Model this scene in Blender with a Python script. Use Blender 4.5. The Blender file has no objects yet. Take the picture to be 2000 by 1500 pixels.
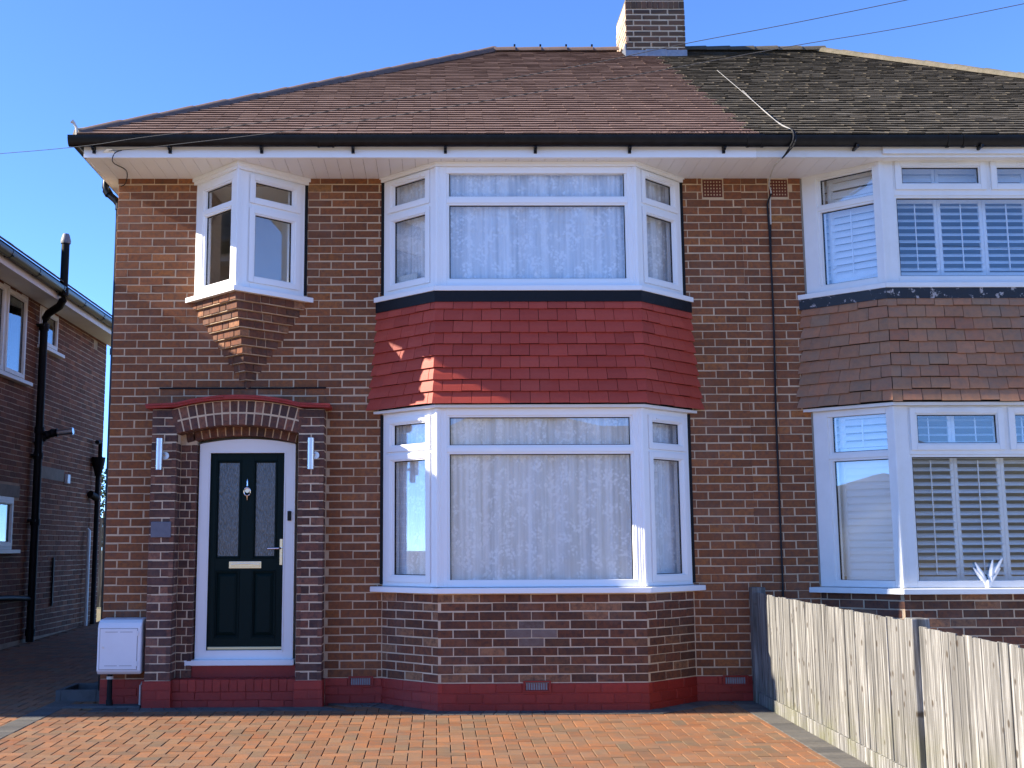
import bpy, math, random
from mathutils import Vector, Matrix
RND = random.Random(11)
scn = bpy.context.scene
col = scn.collection
# ------------------------------------------------------------------ camera
PITCH, YAW, ROLL = 0.144963, 0.01198, -0.004246
CAM = Vector((0, -10.895, 1.3836))
fw = Vector((math.sin(YAW) * math.cos(PITCH), math.cos(YAW) * math.cos(PITCH), math.sin(PITCH)))
rt = Vector((math.cos(YAW), -math.sin(YAW), 0)); up = rt.cross(fw)
rt, up = rt * math.cos(ROLL) + up * math.sin(ROLL), up * math.cos(ROLL) - rt * math.sin(ROLL)
cd = bpy.data.cameras.new('camera'); cam = bpy.data.objects.new('camera', cd); col.objects.link(cam)
M = Matrix((rt, up, -fw)).transposed().to_4x4(); M.translation = CAM
cam.matrix_world = M
cd.sensor_width = 36; cd.lens = 2310.66 * 36 / 2000
cd.shift_x = (1000 - 878.88) / 2000; cd.shift_y = (730.34 - 750) / 2000
cd.clip_end = 3000; cd.clip_start = .05
scn.camera = cam
# ------------------------------------------------------------------ sky, sun, exposure
EL, BEHIND = math.radians(30.5), math.radians(-2.2)
SUN = Vector((-math.cos(EL) * math.cos(BEHIND), math.cos(EL) * math.sin(BEHIND), math.sin(EL)))
w = bpy.data.worlds.new('World'); scn.world = w; w.use_nodes = True
nt = w.node_tree; sky = nt.nodes.new('ShaderNodeTexSky'); sky.sky_type = 'NISHITA'; sky.sun_disc = False
sky.sun_elevation = EL; sky.sun_rotation = math.atan2(SUN.x, SUN.y)
sky.air_density = 0.5; sky.dust_density = 0.0; sky.ozone_density = 8.0; sky.altitude = 2500
bg = nt.nodes['Background']; bg.inputs[1].default_value = 0.15
nt.links.new(sky.outputs[0], bg.inputs[0])
sl = bpy.data.lights.new('sun', 'SUN'); sl.energy = 3.3; sl.angle = math.radians(.53); sl.color = (1, .90, .74)
so = bpy.data.objects.new('sun', sl); col.objects.link(so); so.rotation_euler = SUN.to_track_quat('Z', 'Y').to_euler(); so.location = (-30, 4, 25)
vs = scn.view_settings; vs.view_transform = 'Standard'; vs.look = 'None'; vs.gamma = 1; vs.exposure = 2.05; vs.use_curve_mapping = False
# ------------------------------------------------------------------ materials
MATS = {}
def node_mat(name):
    m = bpy.data.materials.new(name); m.use_nodes = True
    n = m.node_tree.nodes; b = n['Principled BSDF']
    MATS[name] = m
    return m, n, m.node_tree.links, b
def rnd_value(n, l):
    oi = n.new('ShaderNodeObjectInfo'); g = n.new('ShaderNodeNewGeometry')
    a = n.new('ShaderNodeMath'); a.operation = 'ADD'; l.new(oi.outputs['Random'], a.inputs[0]); l.new(g.outputs['Random Per Island'], a.inputs[1])
    f = n.new('ShaderNodeMath'); f.operation = 'FRACT'; l.new(a.outputs[0], f.inputs[0])
    return f.outputs[0], g
def ramp(n, stops, const=False):
    r = n.new('ShaderNodeValToRGB'); e = r.color_ramp.elements
    if const: r.color_ramp.interpolation = 'CONSTANT'
    while len(e) < len(stops): e.new(.5)
    for i, (p, c) in enumerate(stops): e[i].position = p; e[i].color = (*c, 1)
    return r
def noise(n, l, vec, scale, detail=4, rough=.6):
    t = n.new('ShaderNodeTexNoise'); t.inputs['Scale'].default_value = scale; t.inputs['Detail'].default_value = detail; t.inputs['Roughness'].default_value = rough
    if vec is not None: l.new(vec, t.inputs['Vector'])
    return t
def mixc(n, l, fac, a, b, mode='MIX'):
    m = n.new('ShaderNodeMix'); m.data_type = 'RGBA'; m.blend_type = mode
    if isinstance(fac, (int, float)): m.inputs[0].default_value = fac
    else: l.new(fac, m.inputs[0])
    for i, v in ((6, a), (7, b)):
        if isinstance(v, tuple): m.inputs[i].default_value = (*v, 1)
        else: l.new(v, m.inputs[i])
    return m.outputs[2]
def bump(n, l, b, h, strength=.3, dist=.01):
    u = n.new('ShaderNodeBump'); u.inputs['Strength'].default_value = strength; u.inputs['Distance'].default_value = dist
    l.new(h, u.inputs['Height']); l.new(u.outputs[0], b.inputs['Normal'])
def remap(n, l, v, a, b, c=0, d=1):
    m = n.new('ShaderNodeMapRange'); l.new(v, m.inputs[0])
    for i, x in enumerate((a, b, c, d)): m.inputs[i + 1].default_value = x
    return m.outputs[0]
def mat_varied(name, stops, rough=.85, nscale=60, namt=.35, dark=(.02, .015, .015), bumpamt=.4, big=None, bigamt=.3, spec=.3, fine=220, vary=.07):
    """pieces that differ one from the next, mottled inside"""
    m, n, l, b = node_mat(name)
    r, g = rnd_value(n, l)
    c = ramp(n, stops); l.new(r, c.inputs[0]); out = c.outputs[0]
    t = noise(n, l, g.outputs['Position'], nscale, 5, .7)
    f = remap(n, l, t.outputs['Fac'], .40, .70, 0, namt)
    out = mixc(n, l, f, out, dark)
    if big:
        t2 = noise(n, l, g.outputs['Position'], 2.2, 6, .65)
        f2 = remap(n, l, t2.outputs['Fac'], .5, .72, 0, bigamt)
        out = mixc(n, l, f2, out, big)
    t3 = noise(n, l, g.outputs['Position'], fine, 3, .6)
    k1 = n.new('ShaderNodeMath'); k1.operation = 'MULTIPLY'; k1.inputs[1].default_value = 7.31; l.new(r, k1.inputs[0]); k2 = n.new('ShaderNodeMath'); k2.operation = 'FRACT'; l.new(k1.outputs[0], k2.inputs[0])
    hs = n.new('ShaderNodeHueSaturation'); l.new(remap(n, l, k2.outputs[0], 0, 1, 1 - vary, 1 + vary), hs.inputs['Value']); l.new(out, hs.inputs['Color']); out = hs.outputs[0]
    l.new(out, b.inputs['Base Color']); b.inputs['Roughness'].default_value = rough; b.inputs['Specular IOR Level'].default_value = spec
    bump(n, l, b, t3.outputs['Fac'], bumpamt, .004)
    return m
def mat_plain(name, c, rough=.5, spec=.5, metal=0, namt=.0, nscale=8, c2=None, bumpamt=0, bscale=80, stretch=None):
    m, n, l, b = node_mat(name)
    b.inputs['Base Color'].default_value = (*c, 1); b.inputs['Roughness'].default_value = rough; b.inputs['Specular IOR Level'].default_value = spec; b.inputs['Metallic'].default_value = metal
    if namt or bumpamt:
        g = n.new('ShaderNodeNewGeometry'); v = g.outputs['Position']
        if stretch:
            mp = n.new('ShaderNodeMapping'); mp.inputs['Scale'].default_value = stretch; l.new(v, mp.inputs[0]); v = mp.outputs[0]
        if namt:
            t = noise(n, l, v, nscale, 6, .65); f = remap(n, l, t.outputs['Fac'], .42, .75, 0, namt)
            l.new(mixc(n, l, f, c, c2 or tuple(x * .4 for x in c)), b.inputs['Base Color'])
        if bumpamt:
            t = noise(n, l, v, bscale, 4, .6); bump(n, l, b, t.outputs['Fac'], bumpamt, .005)
    return m
BR = [(0, (0.192, 0.070, 0.028)), (.12, (0.257, 0.089, 0.034)), (.3, (0.225, 0.080, 0.033)), (.45, (0.272, 0.100, 0.038)), (.6, (0.209, 0.076, 0.031)), (.75, (0.264, 0.089, 0.033)), (.93, (0.296, 0.111, 0.039)), (.975, (0.320, 0.113, 0.034)), (.99, (0.433, 0.146, 0.034)), (1, (0.320, 0.176, 0.060))]
mat_varied('brick', BR, .9, 26, .75, (.085, .05, .04), .55, (.25, .15, .11), .38, vary=.13)
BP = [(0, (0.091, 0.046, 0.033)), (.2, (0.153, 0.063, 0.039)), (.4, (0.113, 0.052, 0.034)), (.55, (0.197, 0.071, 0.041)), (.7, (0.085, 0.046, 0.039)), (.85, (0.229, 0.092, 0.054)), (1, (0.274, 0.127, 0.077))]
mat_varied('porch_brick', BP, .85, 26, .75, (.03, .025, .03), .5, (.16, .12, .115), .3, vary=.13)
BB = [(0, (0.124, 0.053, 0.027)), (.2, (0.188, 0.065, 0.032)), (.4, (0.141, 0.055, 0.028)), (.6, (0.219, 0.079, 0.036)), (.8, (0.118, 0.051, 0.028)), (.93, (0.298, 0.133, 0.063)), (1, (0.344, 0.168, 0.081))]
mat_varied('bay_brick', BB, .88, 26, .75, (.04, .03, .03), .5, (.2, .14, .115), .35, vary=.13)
NB = [(0, (0.137, 0.058, 0.031)), (.25, (0.193, 0.069, 0.038)), (.5, (0.152, 0.060, 0.035)), (.75, (0.224, 0.079, 0.041)), (1, (0.288, 0.112, 0.054))]
mat_varied('side_brick', NB, .9, 40, .35, (.05, .03, .026), .5, (.17, .085, .06), .4, vary=.13)
mat_varied('patched_brick', [(0, (.15, .095, .075)), (.5, (.20, .14, .115)), (1, (.13, .08, .062))], .9, 26, .5, (.25, .19, .16), .5)
mat_varied('chimney_brick', [(0, (.055, .036, .027)), (.5, (.085, .052, .038)), (1, (.12, .062, .044))], .95, 60, .5, (.06, .05, .04), .6)
mat_varied('sunlit_limy_brick', [(0, (.42, .30, .20)), (.5, (.5, .38, .26)), (1, (.38, .24, .16))], .95, 30, .5, (.55, .47, .36), .6)  # limy brick, with the sunlit side's brightness put into its colour
mat_plain('mortar', (.59, .435, .285), .95, .2, 0, .75, 4, (.40, .285, .19), .5, 160)
mat_plain('side_mortar', (.50, .37, .26), .95, .2, 0, .6, 5, (.22, .16, .11))
mat_plain('pale_mortar', (.65, .50, .34), .95, .2, 0, .7, 6, (.40, .30, .20), .5, 160)
mat_varied('red_paint', [(0, (.29, .022, .014)), (.5, (.32, .026, .017)), (1, (.36, .032, .02))], .48, 30, .35, (.10, .012, .012), .5, (.24, .045, .035), .3, .4, 120)
mat_varied('red_tile', [(0, (.37, .05, .028)), (.5, (.40, .056, .032)), (1, (.44, .066, .038))], .55, 30, .25, (.25, .032, .02), .35, (.42, .085, .055), .35, .3, 150)
m = mat_varied('clay_tile', [(0, (.38, .165, .088)), (.3, (.34, .18, .10)), (.6, (.41, .18, .095)), (.8, (.32, .18, .105)), (1, (.37, .145, .08))], .9, 18, .55, (.17, .125, .09), .5, (.22, .175, .13), .75)
mat_varied('roof_tile', [(0, (.185, .116, .093)), (.5, (.20, .127, .102)), (1, (.218, .14, .112))], .85, 20, .3, (.10, .06, .05), .5, (.14, .085, .068), .3)
mat_varied('old_roof_tile', [(0, (.10, .084, .06)), (.4, (.115, .096, .069)), (.75, (.09, .077, .057)), (.965, (.13, .108, .079)), (1, (.24, .21, .165))], .95, 26, .6, (.045, .039, .031), .8, (.07, .06, .046), .5)
mat_plain('hip_tile', (.15, .10, .082), .85, .3, 0, .5, 9, (.08, .06, .05), .4, 90)
mat_plain('old_hip_tile', (.17, .145, .105), .95, .2, 0, .8, 12, (.08, .075, .045), .6, 60)
mat_plain('upvc', (.85, .85, .845), .32, .5, 0, .12, 3, (.68, .68, .66))
mat_plain('soffit_upvc', (.80, .79, .77), .45, .4, 0, .15, 2, (.66, .64, .6))
mat_plain('old_upvc', (.74, .74, .72), .4, .5, 0, .3, 4, (.55, .54, .5))
mat_plain('black_plastic', (.005, .005, .006), .3, .22, 0, .3, 12, (.03, .03, .03))
mat_plain('matt_black', (.006, .006, .007), .6, .2, 0, .3, 20, (.016, .016, .016), .2, 60)
mat_plain('bitumen', (.004, .004, .006), .5, .25, 0, .3, 18, (.012, .012, .015), .8, 26)
m, n, l, b = node_mat('peeling_bitumen')
g = n.new('ShaderNodeNewGeometry'); t = noise(n, l, g.outputs['Position'], 14, 8, .7); f = remap(n, l, t.outputs['Fac'], .585, .595, 0, 1)
l.new(mixc(n, l, f, (.004, .005, .008), (.36, .32, .3)), b.inputs['Base Color']); b.inputs['Roughness'].default_value = .5; bump(n, l, b, t.outputs['Fac'], .8, .01)
mat_plain('lead', (.20, .22, .26), .45, .5, .5, .6, 14, (.36, .38, .4), .5, 25)
mat_plain('gasket', (.008, .008, .009), .7, .2)
mat_plain('plaster', (.78, .76, .72), .9, .2, 0, .1, 3)
mat_plain('room', (.40, .37, .34), .9, .2, 0, .1, 3)
mat_plain('carpet', (.12, .09, .07), .95, .1, 0, .2, 30)
mat_plain('door_green', (.0022, .0115, .0105), .5, .12, 0, .25, 30, (.003, .012, .011), .35, 30, (6, 6, .6))
mat_plain('chrome', (.82, .82, .83), .12, .5, 1)
mat_plain('brushed_steel', (.66, .67, .68), .34, .5, 1, .15, 60, None, 0, 80, (1, 1, .05))
mat_plain('brass_strip', (.62, .60, .38), .35, .5, .6)
mat_plain('meter_white', (.74, .75, .77), .38, .5, 0, .12, 3)
mat_plain('slate_plaque', (.13, .13, .16), .5, .4, 0, .4, 20)
mat_plain('grille_grey', (.23, .23, .24), .5, .4, 0, .3, 30)
mat_plain('terracotta', (.15, .045, .03), .9, .2, 0, .4, 40)
mat_plain('concrete', (.27, .24, .20), .95, .2, 0, .6, 9, (.15, .14, .12), .5, 60)
mat_plain('dark_concrete', (.10, .10, .10), .95, .2, 0, .6, 9, (.05, .05, .05), .5, 60)
mat_plain('cable_black', (.012, .012, .013), .6, .3)
mat_plain('cable_dark', (.06, .06, .062), .6, .3)
mat_plain('cable_grey', (.30, .29, .27), .6, .3)
mat_plain('cable_white', (.6, .57, .5), .6, .3, 0, .4, 15)
mat_plain('side_paint', (.78, .77, .73), .5, .4, 0, .3, 5, (.55, .52, .46))
mat_plain('shutter_white', (.78, .79, .80), .42, .45)
mat_plain('ornament_white', (.8, .79, .76), .6, .3)
mat_plain('soil', (.22, .19, .13), .95, .1, 0, .6, .6, (.12, .14, .05), .6, 20)
mat_plain('bedding_sand', (.055, .04, .03), .95, .1, 0, .5, 30)
mat_plain('pale_road', (.27, .255, .235), .9, .3, 0, .5, 8, (.08, .078, .075), .6, 120)  # road, pavement and soil lightened to throw more sun onto the fronts
mat_plain('footway', (.42, .395, .36), .9, .3, 0, .5, 5, (.14, .13, .12), .4, 90)
mat_plain('screen_land', (.26, .25, .20), .95, .1, 0, .5, .05, (.16, .17, .10))  # for the added rise that screens the horizon from the panes
mat_plain('leaf', (.06, .095, .02), .6, .3, 0, .5, 9, (.10, .12, .03))
mat_plain('bark', (.09, .07, .05), .9, .2)
PV = [(0, (0.246, 0.094, 0.037)), (.16, (0.263, 0.111, 0.046)), (.32, (0.211, 0.103, 0.048)), (.46, (0.270, 0.105, 0.040)), (.6, (0.223, 0.113, 0.057)), (.74, (0.187, 0.113, 0.061)), (.86, (0.251, 0.092, 0.036)), (1, (0.169, 0.111, 0.065))]
mat_varied('paver', PV, .85, 9, .8, (.13, .095, .068), .6, (.25, .13, .07), .45, .3, 160, vary=.15)
mat_varied('grey_paver', [(0, (.085, .082, .078)), (.5, (.11, .105, .098)), (1, (.135, .125, .11))], .9, 24, .4, (.06, .055, .05), .6, (.15, .13, .1), .3)
# fence timber: streaks along z, knots
m, n, l, b = node_mat('fence_wood')
r, g = rnd_value(n, l); ad = n.new('ShaderNodeVectorMath'); ad.operation = 'ADD'
cx = n.new('ShaderNodeCombineXYZ'); mu = n.new('ShaderNodeMath'); mu.operation = 'MULTIPLY'; mu.inputs[1].default_value = 40; l.new(r, mu.inputs[0]); l.new(mu.outputs[0], cx.inputs[2])
l.new(g.outputs['Position'], ad.inputs[0]); l.new(cx.outputs[0], ad.inputs[1])
mp = n.new('ShaderNodeMapping'); mp.inputs['Scale'].default_value = (20, 48, 1.7); l.new(ad.outputs[0], mp.inputs[0])
t = noise(n, l, mp.outputs[0], 1, 6, .65)
c = ramp(n, [(.33, (.04, .038, .036)), (.43, (.12, .115, .105)), (.53, (.19, .183, .168)), (.63, (.37, .36, .335))]); l.new(t.outputs['Fac'], c.inputs[0])
base = mixc(n, l, remap(n, l, r, 0, 1, 0, .45), c.outputs[0], (.105, .102, .094))
mk = n.new('ShaderNodeMapping'); mk.inputs['Scale'].default_value = (1, 11, 6.5); l.new(ad.outputs[0], mk.inputs[0])
v = n.new('ShaderNodeTexVoronoi'); v.inputs['Scale'].default_value = 1; l.new(mk.outputs[0], v.inputs['Vector'])
kf = remap(n, l, v.outputs['Distance'], .10, .17, .85, 0)
base = mixc(n, l, kf, base, (.05, .035, .022))
sp = n.new('ShaderNodeSeparateXYZ'); l.new(g.outputs['Position'], sp.inputs[0])
hz = remap(n, l, sp.outputs[2], .42, .02, 0, 1); t2 = noise(n, l, g.outputs['Position'], 4, 5, .6); mm = n.new('ShaderNodeMath'); mm.operation = 'MULTIPLY'; l.new(hz, mm.inputs[0]); l.new(remap(n, l, t2.outputs['Fac'], .42, .68, 0, .5), mm.inputs[1])
base = mixc(n, l, mm.outputs[0], base, (.125, .125, .04))
l.new(base, b.inputs['Base Color']); b.inputs['Roughness'].default_value = .9; b.inputs['Specular IOR Level'].default_value = .2
bump(n, l, b, t.outputs['Fac'], .6, .006)
# window glass: clear sheet that mirrors by Fresnel
def glass(name, tint=(.93, .96, .96), extra=.0, rough=0.0):
    m = bpy.data.materials.new(name); m.use_nodes = True; MATS[name] = m
    n, l = m.node_tree.nodes, m.node_tree.links; n.clear()
    o = n.new('ShaderNodeOutputMaterial'); mx = n.new('ShaderNodeMixShader'); tr = n.new('ShaderNodeBsdfTransparent'); gl = n.new('ShaderNodeBsdfGlossy'); fr = n.new('ShaderNodeFresnel')
    ge = n.new('ShaderNodeNewGeometry'); io = n.new('ShaderNodeMapRange'); io.inputs[3].default_value = 1.5; io.inputs[4].default_value = 1 / 1.5; l.new(ge.outputs['Backfacing'], io.inputs[0]); l.new(io.outputs[0], fr.inputs[0]); tr.inputs[0].default_value = (*tint, 1); gl.inputs['Roughness'].default_value = rough
    a = n.new('ShaderNodeMath'); a.operation = 'ADD'; a.inputs[1].default_value = extra; l.new(fr.outputs[0], a.inputs[0])
    l.new(a.outputs[0], mx.inputs[0]); l.new(tr.outputs[0], mx.inputs[1]); l.new(gl.outputs[0], mx.inputs[2]); l.new(mx.outputs[0], o.inputs[0])
glass('glass', (.98, .99, .99), .06)
glass('house_glass', (.7, .74, .76), .12)
m, n, l, b = node_mat('obscure_glass')
b.inputs['Base Color'].default_value = (.05, .055, .06, 1); b.inputs['Roughness'].default_value = .22; b.inputs['Specular IOR Level'].default_value = .9
g = n.new('ShaderNodeNewGeometry'); mp = n.new('ShaderNodeMapping'); mp.inputs['Scale'].default_value = (150, 150, 26); l.new(g.outputs['Position'], mp.inputs[0])
t = noise(n, l, mp.outputs[0], 1, 3, .6); bump(n, l, b, t.outputs['Fac'], .9, .006)
l.new(mixc(n, l, remap(n, l, t.outputs['Fac'], .4, .7, 0, 1), (.025, .03, .034), (.16, .17, .18)), b.inputs['Base Color'])
# lace: sheer cloth, denser printed sprigs, fold shading put in as alpha streaks
m, n, l, b = node_mat('lace')
g = n.new('ShaderNodeNewGeometry')
t = noise(n, l, g.outputs['Position'], 5, 3, .5)
dm = n.new('ShaderNodeMix'); dm.data_type = 'RGBA'; dm.inputs[0].default_value = .06; l.new(g.outputs['Position'], dm.inputs[6]); l.new(t.outputs['Color'], dm.inputs[7])
v1 = n.new('ShaderNodeTexVoronoi'); v1.inputs['Scale'].default_value = 10; l.new(dm.outputs[2], v1.inputs['Vector'])
v2 = n.new('ShaderNodeTexVoronoi'); v2.inputs['Scale'].default_value = 42; v2.feature = 'SMOOTH_F1'; l.new(dm.outputs[2], v2.inputs['Vector'])
cl = remap(n, l, v1.outputs['Distance'], .4, .6, 1, 0); pet = remap(n, l, v2.outputs['Distance'], .25, .5, 1, 0)
mm = n.new('ShaderNodeMath'); mm.operation = 'MULTIPLY'; l.new(cl, mm.inputs[0]); l.new(pet, mm.inputs[1])
mp = n.new('ShaderNodeMapping'); mp.inputs['Scale'].default_value = (17, 17, .5); l.new(g.outputs['Position'], mp.inputs[0]); fold_tone = noise(n, l, mp.outputs[0], 1, 4, .6)
sh_ = remap(n, l, fold_tone.outputs['Fac'], .32, .66, .62, 1.0)
ax = n.new('ShaderNodeMath'); ax.operation = 'MULTIPLY_ADD'; ax.use_clamp = True; l.new(mm.outputs[0], ax.inputs[0]); ax.inputs[1].default_value = .26; l.new(sh_, ax.inputs[2])
l.new(ax.outputs[0], b.inputs['Alpha']); b.inputs['Roughness'].default_value = .9; b.inputs['Specular IOR Level'].default_value = .1
b.inputs['Base Color'].default_value = (.93, .93, .95, 1)
# brick texture for walls no view reaches
m, n, l, b = node_mat('far_brickwork')
g = n.new('ShaderNodeNewGeometry'); s = n.new('ShaderNodeSeparateXYZ'); l.new(g.outputs['Position'], s.inputs[0]); cx = n.new('ShaderNodeCombineXYZ')
a = n.new('ShaderNodeMath'); l.new(s.outputs[0], a.inputs[0]); l.new(s.outputs[1], a.inputs[1]); l.new(a.outputs[0], cx.inputs[0]); l.new(s.outputs[2], cx.inputs[1])
bt = n.new('ShaderNodeTexBrick'); l.new(cx.outputs[0], bt.inputs['Vector']); bt.inputs['Scale'].default_value = 1; bt.inputs['Brick Width'].default_value = .225; bt.inputs['Row Height'].default_value = .075; bt.inputs['Mortar Size'].default_value = .005
bt.inputs['Color1'].default_value = (.13, .06, .045, 1); bt.inputs['Color2'].default_value = (.10, .05, .04, 1); bt.inputs['Mortar'].default_value = (.32, .25, .18, 1)
l.new(bt.outputs[0], b.inputs['Base Color']); b.inputs['Roughness'].default_value = .9
# ------------------------------------------------------------------ building helpers
WL = {}
def wloc(o): return WL.get(o.name, Vector((0, 0, 0))) if o else Vector((0, 0, 0))
def add(name, mesh, parent, loc, rotz=0.0):
    o = bpy.data.objects.new(name, mesh); col.objects.link(o); o.parent = parent
    loc = Vector(loc); o.location = loc - wloc(parent); o.rotation_euler = (0, 0, rotz); WL[o.name] = loc
    return o
def thing(name, label, cat, loc, group=None):
    o = bpy.data.objects.new(name, None); col.objects.link(o); o.location = loc; WL[o.name] = Vector(loc); o.empty_display_size = .2
    o['label'] = label; o['category'] = cat
    if group: o['group'] = group
    return o
def tag(o, label, cat, group=None):
    o['label'] = label; o['category'] = cat
    if group: o['group'] = group
    return o
class MB:
    def __init__(s): s.v = []; s.f = []
    def raw(s, v, f):
        k = len(s.v); s.v += [tuple(p) for p in v]; s.f += [tuple(i + k for i in q) for q in f]; return s
    def hex(s, p, skip=()):
        fs = [(0, 1, 2, 3), (7, 6, 5, 4), (0, 4, 5, 1), (1, 5, 6, 2), (2, 6, 7, 3), (3, 7, 4, 0)]
        return s.raw(p, [q for i, q in enumerate(fs) if i not in skip])
    def box(s, x0, x1, y0, y1, z0, z1):
        return s.hex([(x0, y0, z0), (x0, y1, z0), (x1, y1, z0), (x1, y0, z0), (x0, y0, z1), (x0, y1, z1), (x1, y1, z1), (x1, y0, z1)])
    def slab(s, S, u0, u1, z0, z1, o0, o1):
        """box on a surface S(u, z, o)"""
        return s.hex([S(u0, z0, o0), S(u1, z0, o0), S(u1, z0, o1), S(u0, z0, o1), S(u0, z1, o0), S(u1, z1, o0), S(u1, z1, o1), S(u0, z1, o1)][::1])
    def ring(s, S, u0, u1, z0, z1, wl, wr, wb, wt, o0, o1):
        s.slab(S, u0, u0 + wl, z0, z1, o0, o1); s.slab(S, u1 - wr, u1, z0, z1, o0, o1)
        s.slab(S, u0 + wl, u1 - wr, z0, z0 + wb, o0, o1); return s.slab(S, u0 + wl, u1 - wr, z1 - wt, z1, o0, o1)
    def prism(s, poly, z0, z1):
        n = len(poly); v = [(x, y, z0) for x, y in poly] + [(x, y, z1) for x, y in poly]
        f = [tuple(range(n))[::-1], tuple(range(n, 2 * n))] + [(i, (i + 1) % n, (i + 1) % n + n, i + n) for i in range(n)]
        return s.raw(v, f)
    def tube(s, path, r, n=10, cap=True):
        path = [Vector(p) for p in path]; k = len(path); rr = r if isinstance(r, (list, tuple)) else [r] * k
        V = []; F = []
        for i, p in enumerate(path):
            d = (path[min(i + 1, k - 1)] - path[max(i - 1, 0)]).normalized()
            a = Vector((0, 0, 1)) if abs(d.z) < .9 else Vector((1, 0, 0))
            x = d.cross(a).normalized(); y = d.cross(x)
            for j in range(n):
                t = 2 * math.pi * j / n; V.append(p + (x * math.cos(t) + y * math.sin(t)) * rr[i])
        for i in range(k - 1):
            for j in range(n): F.append((i * n + j, i * n + (j + 1) % n, (i + 1) * n + (j + 1) % n, (i + 1) * n + j))
        if cap: F += [tuple(range(n)), tuple(range((k - 1) * n, k * n))[::-1]]
        return s.raw(V, F)
    def build(s, name, mat, parent=None, smooth=False, kind=None, bevel=0, center=True):
        me = bpy.data.meshes.new(name)
        xs = list(zip(*s.v)); c = Vector([(min(a) + max(a)) / 2 for a in xs]) if center else Vector((0, 0, 0))
        me.from_pydata([(x - c.x, y - c.y, z - c.z) for x, y, z in s.v], [], s.f)
        me.materials.append(MATS[mat])
        import bmesh
        bm = bmesh.new(); bm.from_mesh(me); bmesh.ops.recalc_face_normals(bm, faces=bm.faces); bm.to_mesh(me); bm.free()
        if smooth:
            for p in me.polygons: p.use_smooth = True
            if hasattr(me, 'set_sharp_from_angle'): me.set_sharp_from_angle(angle=math.radians(40))
        me.update(); o = add(name, me, parent, c)
        if kind: o['kind'] = kind
        if bevel:
            md = o.modifiers.new('edge', 'BEVEL'); md.width = bevel; md.segments = 2; md.limit_method = 'ANGLE'
        return o
# surfaces ----------------------------------------------------------
class Wall:
    """flat wall: origin, u direction (plan), outward normal"""
    def __init__(s, ox, oy, ux, uy):
        s.o = Vector((ox, oy, 0)); s.u = Vector((ux, uy, 0)).normalized(); s.n = Vector((s.u.y, -s.u.x, 0)); s.flat = True; s.rot = math.atan2(s.u.y, s.u.x)
    def __call__(s, u, z, o=0): p = s.o + s.u * u + s.n * o; return (p.x, p.y, z)
def offset_poly(poly, o):
    """offset a plan polyline that starts and ends on y = its end values"""
    P = [Vector(p) for p in poly]; L = []
    for a, b in zip(P, P[1:]):
        d = (b - a).normalized(); nn = Vector((d.y, -d.x)); L.append((a + nn * o, d))
    def isect(p, d, q, e):
        k = d.x * e.y - d.y * e.x
        t = ((q.x - p.x) * e.y - (q.y - p.y) * e.x) / k; return p + d * t
    out = [isect(L[0][0], L[0][1], P[0], Vector((1, 0)))]
    for (p, d), (q, e) in zip(L, L[1:]): out.append(isect(p, d, q, e))
    out.append(isect(L[-1][0], L[-1][1], P[-1], Vector((1, 0))))
    return out
class Facet:
    """one face of a bay, mitred with its neighbours at every offset"""
    def __init__(s, poly, i):
        s.poly = poly; s.i = i; s.L = (Vector(poly[i + 1]) - Vector(poly[i])).length; s.c = {}; s.flat = False
        d = (Vector(poly[i + 1]) - Vector(poly[i])).normalized(); s.n = Vector((d.y, -d.x, 0))
    def __call__(s, u, z, o=0):
        k = round(o, 5)
        if k not in s.c: s.c[k] = offset_poly(s.poly, o)
        a, b = s.c[k][s.i], s.c[k][s.i + 1]; p = a + (b - a) * (u / s.L); return (p.x, p.y, z)
# bricks ------------------------------------------------------------
def brick_geo(S, u0, u1, z0, z1, of=0.0, ob=-.03, ch=.003, jit=.003, rn=RND):
    j = lambda a: rn.uniform(-a, a)
    e = [j(jit) for _ in range(4)]; f = of + j(.0015)
    edge = lambda u: abs(u) < 1e-6 or (hasattr(S, 'L') and abs(u - S.L) < 1e-6)
    c0 = 0 if edge(u0) else ch; c1 = 0 if edge(u1) else ch
    a0 = u0 + (0 if edge(u0) else e[0]); a1 = u1 + (0 if edge(u1) else e[1]); b0 = z0 + e[2]; b1 = z1 + e[3]
    v = [S(a0, b0, ob), S(a1, b0, ob), S(a1, b1, ob), S(a0, b1, ob),
         S(a0, b0, f - ch), S(a1, b0, f - ch), S(a1, b1, f - ch), S(a0, b1, f - ch),
         S(a0 + c0, b0 + ch, f), S(a1 - c1, b0 + ch, f), S(a1 - c1, b1 - ch, f), S(a0 + c0, b1 - ch, f)]
    F = [(8, 9, 10, 11)] + [(i, (i + 1) % 4, (i + 1) % 4 + 4, i + 4) for i in range(4)] + [(i + 4, (i + 1) % 4 + 4, (i + 1) % 4 + 8, i + 8) for i in range(4)]
    return v, F
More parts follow.
